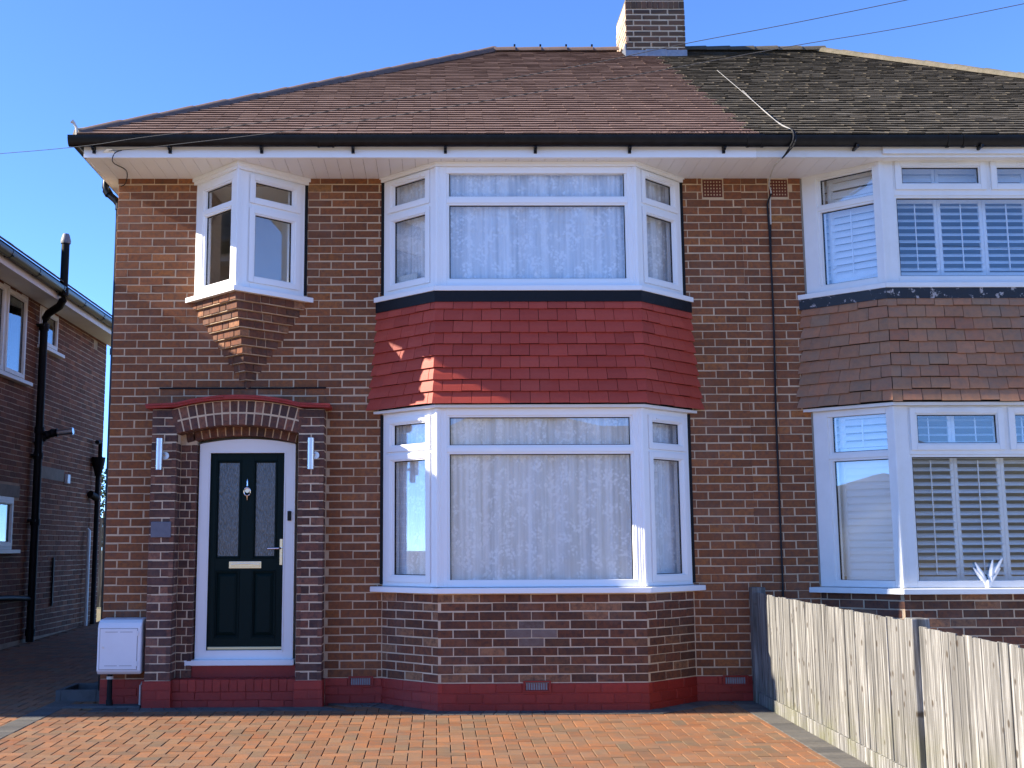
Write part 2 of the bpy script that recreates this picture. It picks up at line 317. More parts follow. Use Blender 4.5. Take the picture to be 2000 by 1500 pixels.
def lay(S, u0, u1, z0, nc, cuts=(), off=0.0, L=.225, H=.075, J=.010, of=0.0, ob=-.03, alt=True, wob=.0):
    """stretcher bond; returns brick specs"""
    out = []
    for c in range(nc):
        a = z0 + c * H; b = a + H; zm = (a + b) / 2
        iv = [(u0, u1)]
        for (p, q, r, s) in cuts:
            if r < zm < s:
                nv = []
                for (x, y) in iv:
                    if q <= x or p >= y: nv.append((x, y)); continue
                    if p > x: nv.append((x, p))
                    if q < y: nv.append((q, y))
                iv = nv
        st = off + (L / 2 if (c % 2 and alt) else 0); k = math.floor((u0 - st) / L) - 1
        while st + k * L < u1:
            x0, x1 = st + k * L, st + (k + 1) * L
            for (x, y) in iv:
                p, q = max(x0, x), min(x1, y)
                if q - p < .035: continue
                pa = p + (J / 2 if p > x + 1e-6 or True else 0); qa = q - J / 2
                if abs(p - u0) < 1e-6: pa = p
                if abs(q - u1) < 1e-6: qa = q
                out.append((S, pa, qa, a + J / 2, b - J / 2, of, ob))
            k += 1
    return out
BC = {}
def shown(sp):
    S, u0, u1, z0, z1 = sp[:5]; c = Vector(S((u0 + u1) / 2, (z0 + z1) / 2, 0)); d = CAM - c
    return max(0, S.n.dot(d)) / d.length ** 3 * (u1 - u0) * (z1 - z0)
def put_brick(sp, name, mat, parent):
    S, u0, u1, z0, z1, of, ob = sp
    if S.flat:
        key = (round(u1 - u0, 2), round(z1 - z0, 3), of, ob, mat, RND.randrange(4)); me = BC.get(key)
        if me is None:
            W0 = Wall(0, 0, 1, 0); v, F = brick_geo(W0, -(u1 - u0) / 2, (u1 - u0) / 2, -(z1 - z0) / 2, (z1 - z0) / 2, of, ob)
            me = bpy.data.meshes.new(name); me.from_pydata(v, [], F); me.materials.append(MATS[mat]); me.update(); BC[key] = me
        return add(name, me, parent, S((u0 + u1) / 2, (z0 + z1) / 2, RND.uniform(-.0015, .0015)), S.rot)
    v, F = brick_geo(S, u0, u1, z0, z1, of, ob)
    b = MB().raw(v, F); return b.build(name, mat, parent)
def fill_bricks(specs, mat, single, parent, rest_parent, name='brick', rest='bricks'):
    """the largest in view as parts, what is left as one part"""
    specs = sorted(specs, key=lambda s: -shown(s[0]))
    for s, mt in specs[:single]: put_brick(s, name, mt or mat, parent(s) if callable(parent) else parent)
    groups = {}
    for s, mt in specs[single:]: groups.setdefault(mt or mat, []).append(s)
    if not groups: return
    b = MB(); mats = list(groups); idx = []
    for i, mt in enumerate(mats):
        for s in groups[mt]:
            v, F = brick_geo(*s); b.raw(v, F); idx += [i] * len(F)
    o = b.build(rest, mats[0], rest_parent, kind='stuff')
    for mt in mats[1:]: o.data.materials.append(MATS[mt])
    for p, i in zip(o.data.polygons, idx): p.material_index = i
    return o
def panel(mb, S, u0, u1, z0, z1, holes, o0, o1):
    """slab with rectangular holes"""
    us = sorted({u0, u1, *[h[0] for h in holes], *[h[1] for h in holes]}); us = [u for u in us if u0 <= u <= u1]
    for a, b in zip(us, us[1:]):
        zs = sorted([(h[2], h[3]) for h in holes if h[0] < (a + b) / 2 < h[1]]); z = z0
        for (p, q) in zs:
            if p > z: mb.slab(S, a, b, z, p, o0, o1)
            z = max(z, q)
        if z < z1: mb.slab(S, a, b, z, z1, o0, o1)
GZ = lambda y: .02 * y
# ================================================================== ground
gb = MB()
ys = [-400, -60, -8.6]; V = []
prof = [(-400, -.42), (-9.0, -.42), (-8.99, -.30), (-6.2, -.19), (-6.19, -.09 + GZ(-6.2) + .02), (12, GZ(12) - .07), (60, .25), (600, .25)]
for i, (y, z) in enumerate(prof): V += [(-500, y, z), (500, y, z)]
gb.raw(V, [(2 * i, 2 * i + 1, 2 * i + 3, 2 * i + 2) for i in range(len(prof) - 1)])
gr = gb.build('ground', 'soil', None, center=False); gr['kind'] = 'structure'
o = MB().box(-90, 90, -15.5, -9.0, -.5, -.405).build('road', 'pale_road'); o['kind'] = 'structure'
o = MB().box(-90, 90, -8.98, -6.22, -.5, -.165).build('pavement', 'footway'); o['kind'] = 'structure'
kb = MB()
for i in range(-60, 60): kb.box(i * .9 + .005, i * .9 + .895, -9.13, -8.985, -.5, -.27)
kb.build('kerb', 'concrete')['kind'] = 'structure'
o = MB().raw([(2.93, -6.2, GZ(-6.2) - .02), (9.5, -6.2, GZ(-6.2) - .02), (9.5, .2, GZ(.2) - .02), (2.93, .2, GZ(.2) - .02)], [(0, 1, 2, 3)]).build('bounce_forecourt', 'footway', None, center=False); o['kind'] = 'structure'  # sheet added to bounce sunlight onto the right bay and fence
# driveway of block paving -----------------------------------------
A_BAY = [(-.49, 0), (.01, -.48), (1.82, -.48), (2.333, 0)]
B_BAY = [(3.50, 0), (4.06, -.50), (6.05, -.50), (6.61, 0)]
db = MB()
db.raw([(-5.65, -6.2, GZ(-6.2) - .014), (2.9, -6.2, GZ(-6.2) - .014), (2.9, 0.3, GZ(.3) - .014), (-3.0, .3, GZ(.3) - .014), (-3.0, 10, GZ(10) - .014), (-5.65, 10, GZ(10) - .014), (-5.65, .3, GZ(.3) - .014)],
       [(0, 1, 2, 3, 6), (6, 3, 4, 5)])
drive = db.build('driveway', 'bedding_sand', None, center=False); drive['kind'] = 'structure'
def paver_geo(q, dz=0.0, ch=.0035):
    """q: four plan corners"""
    t = RND.uniform(-.0015, .0015) + dz; c = (sum(p[0] for p in q) / 4, sum(p[1] for p in q) / 4)
    k = [(p[0] + (c[0] - p[0]) * ch / max(.03, abs(c[0] - p[0])) if abs(c[0] - p[0]) > 1e-6 else p[0], p[1] + (c[1] - p[1]) * ch / max(.03, abs(c[1] - p[1])) if abs(c[1] - p[1]) > 1e-6 else p[1]) for p in q]
    v = [(x, y, GZ(y) - .03) for x, y in q] + [(x, y, GZ(y) - ch * .6 + t) for x, y in q] + [(x, y, GZ(y) + t) for x, y in k]
    F = [(8, 9, 10, 11)] + [(i, (i + 1) % 4, (i + 1) % 4 + 4, i + 4) for i in range(4)] + [(i + 4, (i + 1) % 4 + 4, (i + 1) % 4 + 8, i + 8) for i in range(4)]
    return v, F
pav = []
J = .0055
base_line = [(-3.28, -.2), (-.97, -.2), (-.9701, -.0), (-.49, 0), (.01, -.48), (1.82, -.48), (2.333, 0), (2.86, 0)]
def inside_house(x, y):
    if x < -3.03: return False
    if x < -.95: return y > -.21
    if x < -.49: return y > .0
    if x < .01: return y > -(x + .49) * .96
    if x < 1.82: return y > -.48
    if x < 2.333: return y > -(2.333 - x) * .935
    return y > 0
g_ = .1
for i in range(-58, 30):
    for j in range(-64, 102):
        m_ = (i - j) % 4
        if m_ not in (0, 3): continue
        x0, y0 = i * g_, j * g_; x1, y1 = (x0 + 2 * g_, y0 + g_) if m_ == 0 else (x0 + g_, y0 + 2 * g_)
        cx_, cy_ = (x0 + x1) / 2, (y0 + y1) / 2
        if x0 < -5.64 or x0 > 2.60 or y0 < -6.15: continue
        if cy_ > .1 and x1 > -3.0: continue
        if cy_ <= .1 and inside_house(cx_, cy_ + .05): continue
        if x0 > -3.48 and x1 < -3.27: continue
        q = [(x0 + J / 2, y0 + J / 2), (x1 - J / 2, y0 + J / 2), (x1 - J / 2, y1 - J / 2), (x0 + J / 2, y1 - J / 2)]
        pav.append((q, 'paver', 0))
# charcoal borders: along the fence, the strip on the left, the course round the wall
for j in range(-61, 0): pav.append(([(2.64 + J, j * .1 + J / 2), (2.845, j * .1 + J / 2), (2.845, (j + 1) * .1 - J / 2), (2.64 + J, (j + 1) * .1 - J / 2)], 'grey_paver', .004))
for j in range(-61, 99): pav.append(([(-3.475, j * .1 + J / 2), (-3.275, j * .1 + J / 2), (-3.275, (j + 1) * .1 - J / 2), (-3.475, (j + 1) * .1 - J / 2)], 'grey_paver', .004))
def soldier(a, b, n0, n1):
    a, b = Vector(a), Vector(b); L = (b - a).length; k = max(1, round(L / .102)); d = (b - a) / k; nd = (Vector(n1) - Vector(n0)) / k
    for i in range(k):
        p, q = a + d * i, a + d * (i + 1); r, s = Vector(n0) + nd * i, Vector(n0) + nd * (i + 1); e = d.normalized() * J / 2
        pav.append(([tuple(r + e), tuple(s - e), tuple(q - e), tuple(p + e)], 'grey_paver', .005))
soldier((-3.0, -.2), (-.98, -.2), (-3.0, -.4), (-.78, -.4)); soldier((-.97, -.01), (-.49, -.005), (-.77, -.2), (-.57, -.2))
op = offset_poly(A_BAY, .2)
soldier((-.49, -.01), (.005, -.488), (-.56, -.21), (op[1].x, op[1].y)); soldier((.01, -.488), (1.82, -.488), tuple(op[1]), tuple(op[2])); soldier((1.825, -.488), (2.333, -.01), tuple(op[2]), (2.42, -.21)); soldier((2.34, -.005), (2.63, -.005), (2.43, -.2), (2.63, -.2))
def pav_rank(p):
    c = Vector((sum(a[0] for a in p[0]) / 4, sum(a[1] for a in p[0]) / 4, 0)); d = CAM - c
    vis = c.y > -3.25 and abs(c.x) < 3.4 * (c.y + 10.9) / 7.6 + .4
    return -(d.z / d.length ** 3) if vis else 0
pav.sort(key=pav_rank)
for q, mt, dz in pav[:300]:
    v, F = paver_geo(q, dz); MB().raw(v, F).build('paver', mt, drive)
b = MB(); idx = []
for q, mt, dz in pav[300:]:
    v, F = paver_geo(q, dz); b.raw(v, F); idx += [0 if mt == 'paver' else 1] * len(F)
o = b.build('pavers', 'paver', drive, kind='stuff'); o.data.materials.append(MATS['grey_paver'])
for p, i in zip(o.data.polygons, idx): p.material_index = i
# ================================================================== shared parts
def facet_window(win, S, z0, z1, lights, transoms, mat='upvc', glassmat='glass', wl=.07, wr=.07, wb=.06, wt=.06, vent=None):
    """lights: (u0,u1,z0,z1,sash) glass rectangles. transoms: (za,zb). """
    L = S.L if hasattr(S, 'L') else S.len
    k_ = lambda q: .045 if q[4] else .016
    wl = max(wl, min(q[0] - k_(q) for q in lights)); wr = max(wr, min(L - q[1] - k_(q) for q in lights)); wb = max(wb, min(q[2] - z0 - k_(q) for q in lights)); wt = max(wt, min(z1 - q[3] - k_(q) for q in lights))
    f = MB(); f.ring(S, 0, L, z0, z1, wl, wr, wb, wt, -.07, 0.0)
    srt = sorted(q for q in lights if q[4])
    for p, q in zip(srt, srt[1:]):
        if q[0] > p[1]: f.slab(S, p[1] + .045, q[0] - .045, p[2] - .06, p[3] + .05, -.067, -.001)
    for q in lights:
        if q[4] and q[0] - .045 > wl + .001 and not any(p[4] and p[1] < q[0] for p in lights): f.slab(S, wl, q[0] - .045, q[2] - .06, q[3] + .05, -.066, -.0015)
        if q[4] and q[1] + .045 < L - wr - .001: pass
    for za, zb in transoms: f.slab(S, wl, L - wr, za, zb, -.068, -.002)
    f.build('frame', mat, win, bevel=.003)
    for (a, b_, c, d, sash) in lights:
        if sash:
            s = MB(); k = .062; s.ring(S, a - k, b_ + k, c - k, d + k, k - .012, k - .012, k - .012, k - .012, -.03, .016)
            s.ring(S, a - .0125, b_ + .0125, c - .0125, d + .0125, .0125, .0125, .0125, .0125, -.03, .006)
            s.build('sash', mat, win, bevel=.003); og = -.018
        else:
            s = MB(); s.ring(S, a - .022, b_ + .022, c - .022, d + .022, .022, .022, .022, .022, -.06, -.012); s.build('glazing_bead', mat, win, bevel=.003); og = -.034
        MB().ring(S, a, b_, c, d, .006, .006, .006, .007, og - .006, og + .003).build('gasket', 'gasket', win)
        MB().slab(S, a + .001, b_ - .001, c + .001, d - .001, og - .006, og).build('pane', glassmat, win)
        if vent and sash and d - c < .5 and vent is not None:
            m_ = (a + b_) / 2; hw = min(.17, (b_ - a) * .42)
            MB().slab(S, m_ - hw, m_ + hw, d + .022, d + .036, .016, .026).build('trickle_vent', mat, win)
def corner_post(win, poly, i, z0, z1, mat='upvc', hw=.05):
    Fa, Fb = Facet(poly, i - 1), Facet(poly, i)
    b = MB()
    for (h, o1) in ((hw, .004), (hw * .62, .011), (hw * .3, .018)):
        k = offset_poly(poly, o1)[i]; q = offset_poly(poly, -.05)[i]
        a0, a1 = Fa(Fa.L - h, 0, o1), Fa(Fa.L - h, 0, -.05); b0, b1 = Fb(h, 0, o1), Fb(h, 0, -.05)
        b.prism([a1[:2], a0[:2], (k.x, k.y), b0[:2], b1[:2], (q.x, q.y)], z0, z1)
    return b.build('corner_post', mat, win, bevel=.002)
def band(poly, o0, o1, z0, z1, zd=0.0):
    """strip that follows a bay; zd drops the outer edge"""
    a, c = offset_poly(poly, o0), offset_poly(poly, o1); b = MB()
    for i in range(len(a) - 1):
        b.hex([(a[i].x, a[i].y, z0), (a[i + 1].x, a[i + 1].y, z0), (c[i + 1].x, c[i + 1].y, z0 - zd), (c[i].x, c[i].y, z0 - zd), (a[i].x, a[i].y, z1), (a[i + 1].x, a[i + 1].y, z1), (c[i + 1].x, c[i + 1].y, z1 - zd), (c[i].x, c[i].y, z1 - zd)])
    return b
def tile_hang(parent, poly, z_top, rows, gauge, o_top, o_bot, mat, tw=.165, seed=3, rough=0.0):
    rn = random.Random(seed)
    for r in range(rows):
        za = z_top - .082 - r * gauge; t = (r + 1) / rows; ob = o_top + (o_bot - o_top) * (t ** 1.6); oa = o_top + (o_bot - o_top) * (max(0, r - .4) / rows) ** 1.6
        for i in range(len(poly) - 1):
            S = Facet(poly, i); L = S.L; n = math.ceil(L / tw); st = (L - n * tw) / 2 - (tw / 2 if r % 2 else 0) + (.05 if i != 1 else 0)
            k = 0
            while st + k * tw < L:
                u0, u1 = max(0, st + k * tw), min(L, st + (k + 1) * tw); k += 1
                if u1 - u0 < .006: continue
                a0 = u0 + (.0022 if u0 > 0 else 0); a1 = u1 - (.0022 if u1 < L else 0)
                dz = rn.uniform(-.003, .003) * (1 + rough); do = rn.uniform(0, .003) * (1 + rough) * (0 if u0 < 1e-6 or u1 > L - 1e-6 else 1)
                zt = za + (gauge * .98 if r else .08); zb = za + dz; zm = (zb + zt) / 2
                o1 = ob + .020 + do; o2 = oa + .004
                om = (o1 + o2) / 2 + .004
                def pt(u, z, o): return S(u, z, o)
                v = [pt(a0, zb, o1 - .019), pt(a1, zb, o1 - .019), pt(a1, zt, o2 - .012), pt(a0, zt, o2 - .012),
                     pt(a0, zb, o1), pt(a1, zb, o1), pt(a1, zm, om), pt(a0, zm, om), pt(a1, zt, o2), pt(a0, zt, o2)]
                F = [(0, 1, 5, 4), (4, 5, 6, 7), (7, 6, 8, 9), (0, 4, 7, 9, 3), (1, 2, 8, 6, 5)]
                o = MB().raw(v, F).build('hanging_tile', mat, parent)
def curtain(name, poly, z0, z1, o, label, seed, amp=.036):
    rn = random.Random(seed); b = MB(); P = [Vector(p) for p in poly]; pts = []
    for i in range(len(P) - 1):
        a, c = P[i], P[i + 1]; L = (c - a).length; n = int(L / .008); d = (c - a).normalized(); nn = Vector((d.y, -d.x))
        for k in range(n): pts.append((a + d * (k * L / n), nn))
    ph = [rn.uniform(0, 6.28) for _ in range(6)]; V = []; F = []; Z = 10
    for k, (p, nn) in enumerate(pts):
        s = k * .008
        for j in range(Z + 1):
            z = z1 + (z0 - z1) * j / Z; fl = .55 + .45 * j / Z
            wv = math.sin(s * 26 + ph[0] + 2 * math.sin(s * 5 + ph[1])) * .6 + math.sin(s * 21 + ph[2] + math.sin(s * 3 + ph[4])) * .8 + .25 * math.sin(s * 130 + ph[3]) * (1 - j / Z)
            q = p + nn * (wv * amp * fl); V.append((q.x, q.y, z))
    for k in range(len(pts) - 1):
        for j in range(Z): F.append((k * (Z + 1) + j, (k + 1) * (Z + 1) + j, (k + 1) * (Z + 1) + j + 1, k * (Z + 1) + j + 1))
    o_ = b.raw(V, F).build(name, 'lace', None, smooth=True)
    return tag(o_, label, 'curtain')
def gutter_sweep(mb, a, b, r=.058, seg=10, th=.004, deep=1.6):
    """half-round gutter from a to b (horizontal)"""
    a, b = Vector(a), Vector(b); d = (b - a).normalized(); x = Vector((d.y, -d.x, 0)); V = []; F = []
    for e in (a, b):
        for rr in (r, r - th):
            for i in range(seg + 1):
                t = math.pi * i / seg; p = e + x * (math.cos(t) * rr) - Vector((0, 0, 1)) * (math.sin(t) * rr * deep); V.append(p)
    k = seg + 1
    for i in range(seg):
        F.append((i, i + 1, 2 * k + i + 1, 2 * k + i)); F.append((k + i, 3 * k + i, 3 * k + i + 1, k + i + 1)); F.append((i, k + i, k + i + 1, i + 1)); F.append((2 * k + i, 2 * k + i + 1, 3 * k + i + 1, 3 * k + i))
    F += [(0, 2 * k, 3 * k, k), (seg, k + seg, 3 * k + seg, 2 * k + seg)]
    return mb.raw(V, F)
def half_round(L, r, th=.016, n=8, flat=1.0, taper=1.0):
    """half-round capping tile along +x, open below"""
    V = []; F = []
    for x, k in ((0, 1.0), (L, taper)):
        for rr in (r * k, r * k - th):
            for i in range(n + 1):
                t = math.pi * i / n; V.append((x, math.cos(t) * rr, math.sin(t) * rr * flat))
    k = n + 1
    for i in range(n):
        F += [(i, i + 1, 2 * k + i + 1, 2 * k + i), (k + i, 3 * k + i, 3 * k + i + 1, k + i + 1), (i, k + i, k + i + 1, i + 1), (2 * k + i, 2 * k + i + 1, 3 * k + i + 1, 3 * k + i)]
    F += [(0, 2 * k, 3 * k, k), (n, k + n, 3 * k + n, 2 * k + n)]
    return V, F
def cap_run(parent, name, a, b, L, r, mat, flat=.9, lap=.03, clip=False):
    a, b = Vector(a), Vector(b); D = (b - a).length; n = max(1, round(D / L)); d = (b - a) / n; V, F = half_round(d.length + lap, r, flat=flat, taper=1.13)
    me = bpy.data.meshes.new(name); me.from_pydata(V, [], F); me.materials.append(MATS[mat])
    for p in me.polygons: p.use_smooth = True
    me.set_sharp_from_angle(angle=math.radians(50)); me.update()
    x = d.normalized(); y = Vector((0, 0, 1)).cross(x).normalized(); z = x.cross(y)
    for i in range(n):
        o = add(name, me, parent, a + d * i); j = RND.uniform(-.012, .012)
        o.rotation_euler = (Matrix((x, y, z)).transposed() @ Matrix.Rotation(j, 3, 'Z')).to_euler()
        if clip and i:
            c = a + d * i; MB().box(c.x - .012, c.x + .012, c.y - .05, c.y - .03, c.z + r * flat - .03, c.z + r * flat + .035).build('ridge_clip', 'black_plastic', parent)
EAVE_Y, EAVE_Z, RIDGE_Y, RIDGE_Z = -.735, 5.012, 4.02, 7.86
PR = math.atan2(RIDGE_Z - EAVE_Z, RIDGE_Y - EAVE_Y); SLEN = math.hypot(RIDGE_Z - EAVE_Z, RIDGE_Y - EAVE_Y)
def roof_pt(x, v, h): return (x, EAVE_Y + v * math.cos(PR) - h * math.sin(PR), EAVE_Z + v * math.sin(PR) + h * math.cos(PR))
def roof_tiles(parent, name, xl, xr, mat, seed, rough=1.0, gauge=.114, tw=.166):
    """front slope tiles between xl(v) and xr(v)"""
    rn = random.Random(seed); b = MB(); r = 0
    ph = [rn.uniform(0, 6) for _ in range(8)]
    while r * gauge < SLEN - .05:
        v0 = r * gauge; a, c = xl(v0 + .05), xr(v0 + .05); st = a - (tw / 2 if r % 2 else 0) - rn.uniform(0, .01); k = 0
        while st + k * tw < c:
            x0, x1 = max(a, st + k * tw + .0007), min(c, st + (k + 1) * tw - .0007); k += 1
            if x1 - x0 < .02: continue
            wav = .006 * math.sin(x0 * 1.3 + ph[r % 8]) + .004 * math.sin(x0 * 3.1 + r)
            t = .036 + rn.uniform(-.002, .002) * rough; dv = rn.uniform(-.0025, .0025) * rough + wav * .5 * rough; s = rn.uniform(-.0015, .0015) * rough
            lo, hi = v0 + dv, min(v0 + gauge * 1.5, SLEN)
            v = [roof_pt(x0, lo + .012, t - .019 + s), roof_pt(x1, lo + .012, t - .019 - s), roof_pt(x1, hi, .000), roof_pt(x0, hi, .000), roof_pt(x0, lo, t + s), roof_pt(x1, lo, t - s), roof_pt(x1, hi, .016), roof_pt(x0, hi, .016)]
            b.raw(v, [(4, 5, 6, 7), (0, 1, 5, 4), (1, 2, 6, 5), (3, 0, 4, 7), (3, 2, 1, 0)])
        r += 1
    return b.build(name, mat, parent, kind='stuff')
def soffit_fascia(parent, x0, x1, fz, smat, fmat, boards=True, fascia_y=-.62, start=0, width=.118, holes=()):
    x = x0; i = 0
    key = {}
    while x < x1 - .01:
        e = min(x + width, x1); wd = round(e - x, 3)
        if wd not in key:
            me = bpy.data.meshes.new('soffit_board'); h = wd / 2; q = .0016
            yb, yf = .005, fascia_y + .02
            V = [(-h + .001, yb, 0), (h - .001, yb, 0), (h - .001, yf, 0), (-h + .001, yf, 0), (-h + q, yb, -.004), (h - q, yb, -.004), (h - q, yf, -.004), (-h + q, yf, -.004)]
            me.from_pydata(V, [], [(7, 6, 5, 4), (0, 1, 2, 3), (0, 4, 5, 1), (1, 5, 6, 2), (2, 6, 7, 3), (3, 7, 4, 0)]); me.materials.append(MATS[smat]); me.update(); key[wd] = me
        add('soffit_board', key[wd], parent, (x + wd / 2, 0, fz + .004)); x = e
# ================================================================== the house (left half of the pair)
A = thing('semi_detached_house', 'brown brick house with red hanging tiles, dark green front door and red painted plinth', 'house', (0, 0, 0))
XL, XP, ZT, ZP = -3.01, 2.917, 4.86, .225
FW = Wall(0, 0, 1, 0)          # front wall: u is world x
FW.len = 1
front = MB()
holes = [(-.47, 2.313, 3.66, 4.853), (-.47, 2.313, .30, 2.62), (-2.24, -1.26, 3.66, 4.853), (-2.30, -1.25, .2, 2.46)]
panel(front, FW, XL + .003, XP, -.3, ZT + .05, holes, -.22, -.0035)
wallA = front.build('front_wall', 'mortar', A)
sh = MB(); sh.box(XL + .004, XL + .2, .22, 8.02, -.3, 4.9); sh.box(XP - .1, XP + .1, .22, 8.02, -.3, 4.9); sh.box(XL + .2, XP - .1, 7.8, 8.0, -.3, 4.9)
sh.build('side_and_rear_wall', 'far_brickwork', A)
rm = MB()
for (x0, x1, z0, z1, d) in ((-.85, 2.8, .12, 2.58, 3.6), (-.85, 2.8, 2.85, 4.845, 3.6)):
    rm.box(x0, x1, d, d + .05, z0, z1); rm.box(x0 - .05, x0, .222, d, z0, z1); rm.box(x1, x1 + .01, .222, d, z0, z1); rm.box(x0, x1, .222, d, z1, z1 + .004)
rm.build('room_wall', 'room', A)
rm = MB()
rm.box(-2.8, -1.0, 1.6, 1.65, 2.85, 4.845); rm.box(-2.85, -2.8, .222, 2.4, 2.85, 4.845); rm.box(-1.0, -.96, .222, 2.4, 2.85, 4.845); rm.box(-2.8, -1.0, .222, 2.4, 4.845, 4.849)
rm.box(-1.95, -1.0, .75, .85, 2.85, 4.84)
rm.build('landing_wall', 'plaster', A)
fl = MB(); fl.box(XL + .2, XP - .1, .22, 7.8, 2.6, 2.84); fl.box(-.85, 2.75, .222, 3.6, .05, .115)
fl.prism([p[:] for p in [(-.45, .22), (.03, -.44), (1.8, -.44), (2.29, .22)]], 3.45, 3.66)
fl.build('floor', 'carpet', A)
# --- bricks of the front
BAYCUT = (-.493, 2.336, .0, 9)
cuts = [BAYCUT, (-2.262, -1.238, 3.70, 9), (-2.575, -1.012, 0, 2.625), (2.545, 2.745, 4.665, 4.9)]
specs = [(s, None) for s in lay(FW, XL, XP, ZP, 62, cuts, off=XL)]
# cheek bricks seen beside the corbel are already part of that wall; bay base
bayf = [Facet(A_BAY, i) for i in range(3)]
for i, off in ((0, .06), (1, .02), (2, .03)):
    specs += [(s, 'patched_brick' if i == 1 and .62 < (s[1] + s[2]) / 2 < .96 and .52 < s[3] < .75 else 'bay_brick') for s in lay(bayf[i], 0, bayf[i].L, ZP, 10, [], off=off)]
baywall = MB()
for i in range(3): baywall.slab(bayf[i], 0, bayf[i].L, -.1, .982, -.15, -.0035)
baywall = baywall.build('bay_base_wall', 'pale_mortar', A)
# porch piers
PL, PRt = (-2.57, -2.345), (-1.245, -1.015)
PY = -.2
pier_specs = []
WPf = Wall(0, PY, 1, 0)
for (x0, x1) in (PL, PRt):
    nc = 32
    for c in range(nc):
        z0 = ZP + c * .075 + .005; z1 = z0 + .065
        mid = (x0 + x1) / 2
        if c % 2: pier_specs.append((WPf, x0, x1, z0, z1, 0, -.05))
        else: pier_specs += [(WPf, x0, mid - .005, z0, z1, 0, -.05), (WPf, mid + .005, x1, z0, z1, 0, -.05)]
# right-facing faces (inner cheek of the left pier, outer cheek of the right pier)
for (xf, y0, y1, zt) in ((PL[1], PY, 0.0, 28), (PRt[1], PY, 0.0, 32), (-2.202, 0.0, .13, 28)):
    Wc = Wall(xf, 0, 0, 1)
    for c in range(zt):
        z0 = ZP + c * .075 + .005; z1 = z0 + .065
        cutp = y0 + (.1 if c % 2 else .05) if y1 - y0 > .15 else (y0 + y1) / 2 + (.02 if c % 2 else -.02)
        pier_specs += [(Wc, y0 + .0005, cutp - .005, z0, z1, 0, -.04), (Wc, cutp + .005, y1 - .001, z0, z1, 0, -.04)]
# face of the inner step and left-facing cheeks
Wi = Wall(0, 0, 1, 0)
for c in range(28):
    z0 = ZP + c * .075 + .005; xm = (PL[1] - 2.202) / 2 + (.02 if c % 2 else -.02); pier_specs += [(Wi, PL[1] + .002, xm - .004, z0, z0 + .065, 0, -.04), (Wi, xm + .004, -2.2025, z0, z0 + .065, 0, -.04)]
for xf, y0, y1, zt in ((PL[0], 0.0, PY, 32), (PRt[0], .13, PY, 28)):
    Wc = Wall(xf, 0, 0, -1)
    for c in range(zt):
        z0 = ZP + c * .075 + .005; m_ = -y0 + abs(y1 - y0) * (.5 if c % 2 else .3)
        pier_specs += [(Wc, -y0 + .001, m_ - .005, z0, z0 + .065, 0, -.04), (Wc, m_ + .005, -y1 - .0005, z0, z0 + .065, 0, -.04)]
pc = MB(); pc.box(PL[0] + .003, PL[1] - .003, PY + .003, -.001, -.1, 2.625); pc.box(PRt[0] + .003, PRt[1] - .003, PY + .003, -.001, -.1, 2.625)
pc.box(PL[1] - .01, -2.206, .004, .2, -.1, 2.42); pc.box(-1.27, PRt[0] + .03, .006, .2, -.1, 2.42)
pier = pc.build('porch_pier', 'pale_mortar', A)
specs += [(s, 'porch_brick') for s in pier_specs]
def brick_home(s):
    S = s[0]
    return baywall if isinstance(S, Facet) else (pier if S is not FW else wallA)
fill_bricks(specs, 'brick', 300, brick_home, A)
# --- red plinth
pl = [s for s in lay(FW, XL, -2.575, 0.0, 3, [], off=XL, of=.006)] + lay(FW, -1.0, -.493, 0.0, 3, [(-.795, -.565, .14, .24)], off=-1.0, of=.006) + lay(FW, 2.336, XP, 0.0, 3, [(2.57, 2.805, .135, .24)], off=2.3, of=.006)
for i in range(3): pl += lay(bayf[i], 0, bayf[i].L, -.04 if i == 1 else -.04, 3, [(.73, .97, .13, .26)] if i == 1 else [], off=.05, H=.0883, of=.006)
for (x0, x1) in (PL, PRt):
    Wp = Wall(0, PY - .012, 1, 0); mid = (x0 + x1) / 2
    for c in range(3):
        z0 = -.01 + c * .078 + .003
        pl += [(Wp, x0 - .012, x1 + .012, z0, z0 + .072, 0, -.05)] if c % 2 == 0 else [(Wp, x0 - .012, mid - .003, z0, z0 + .072, 0, -.05), (Wp, mid + .003, x1 + .012, z0, z0 + .072, 0, -.05)]
        Wc = Wall(x1 + .012, 0, 0, 1); pl.append((Wc, PY - .011, -.002, z0, z0 + .072, 0, -.04))
        Wc = Wall(x0 - .012, 0, 0, -1); pl.append((Wc, .002, -PY + .011, z0, z0 + .072, 0, -.04))
plinths = []
def add_plinth(x0, x1, fn):
    b = MB(); fn(b); plinths.append((x0, x1, b.build('plinth', 'red_paint', A)))
add_plinth(XL, -2.585, lambda b: b.slab(FW, XL, -2.586, -.2, ZP - .004, -.1, .001))
for (x0, x1) in (PL, PRt): add_plinth(x0 - .014, x1 + .014, lambda b: b.box(x0 - .01, x1 + .01, PY - .0085, 0, -.2, ZP + .001))
add_plinth(-1.003, -.491, lambda b: b.slab(FW, -1.0, -.495, -.2, ZP - .004, -.1, .001))
def bay_pl(b):
    a, c = offset_poly(A_BAY, -.06), offset_poly(A_BAY, .001)
    b.prism([(p.x, p.y) for p in c] + [(p.x, p.y) for p in reversed(a)], -.2, ZP - .004)
add_plinth(-.491, 2.3335, bay_pl); add_plinth(2.3335, XP, lambda b: b.slab(FW, 2.338, XP, -.2, ZP - .004, -.1, .001))
for s in pl:
    x = s[0]((s[1] + s[2]) / 2, 0, 0)[0]
    home = [p for p in plinths if p[0] - .003 <= x <= p[1] + .003]
    put_brick(s, 'plinth_brick', 'red_paint', (home or plinths)[0][2])
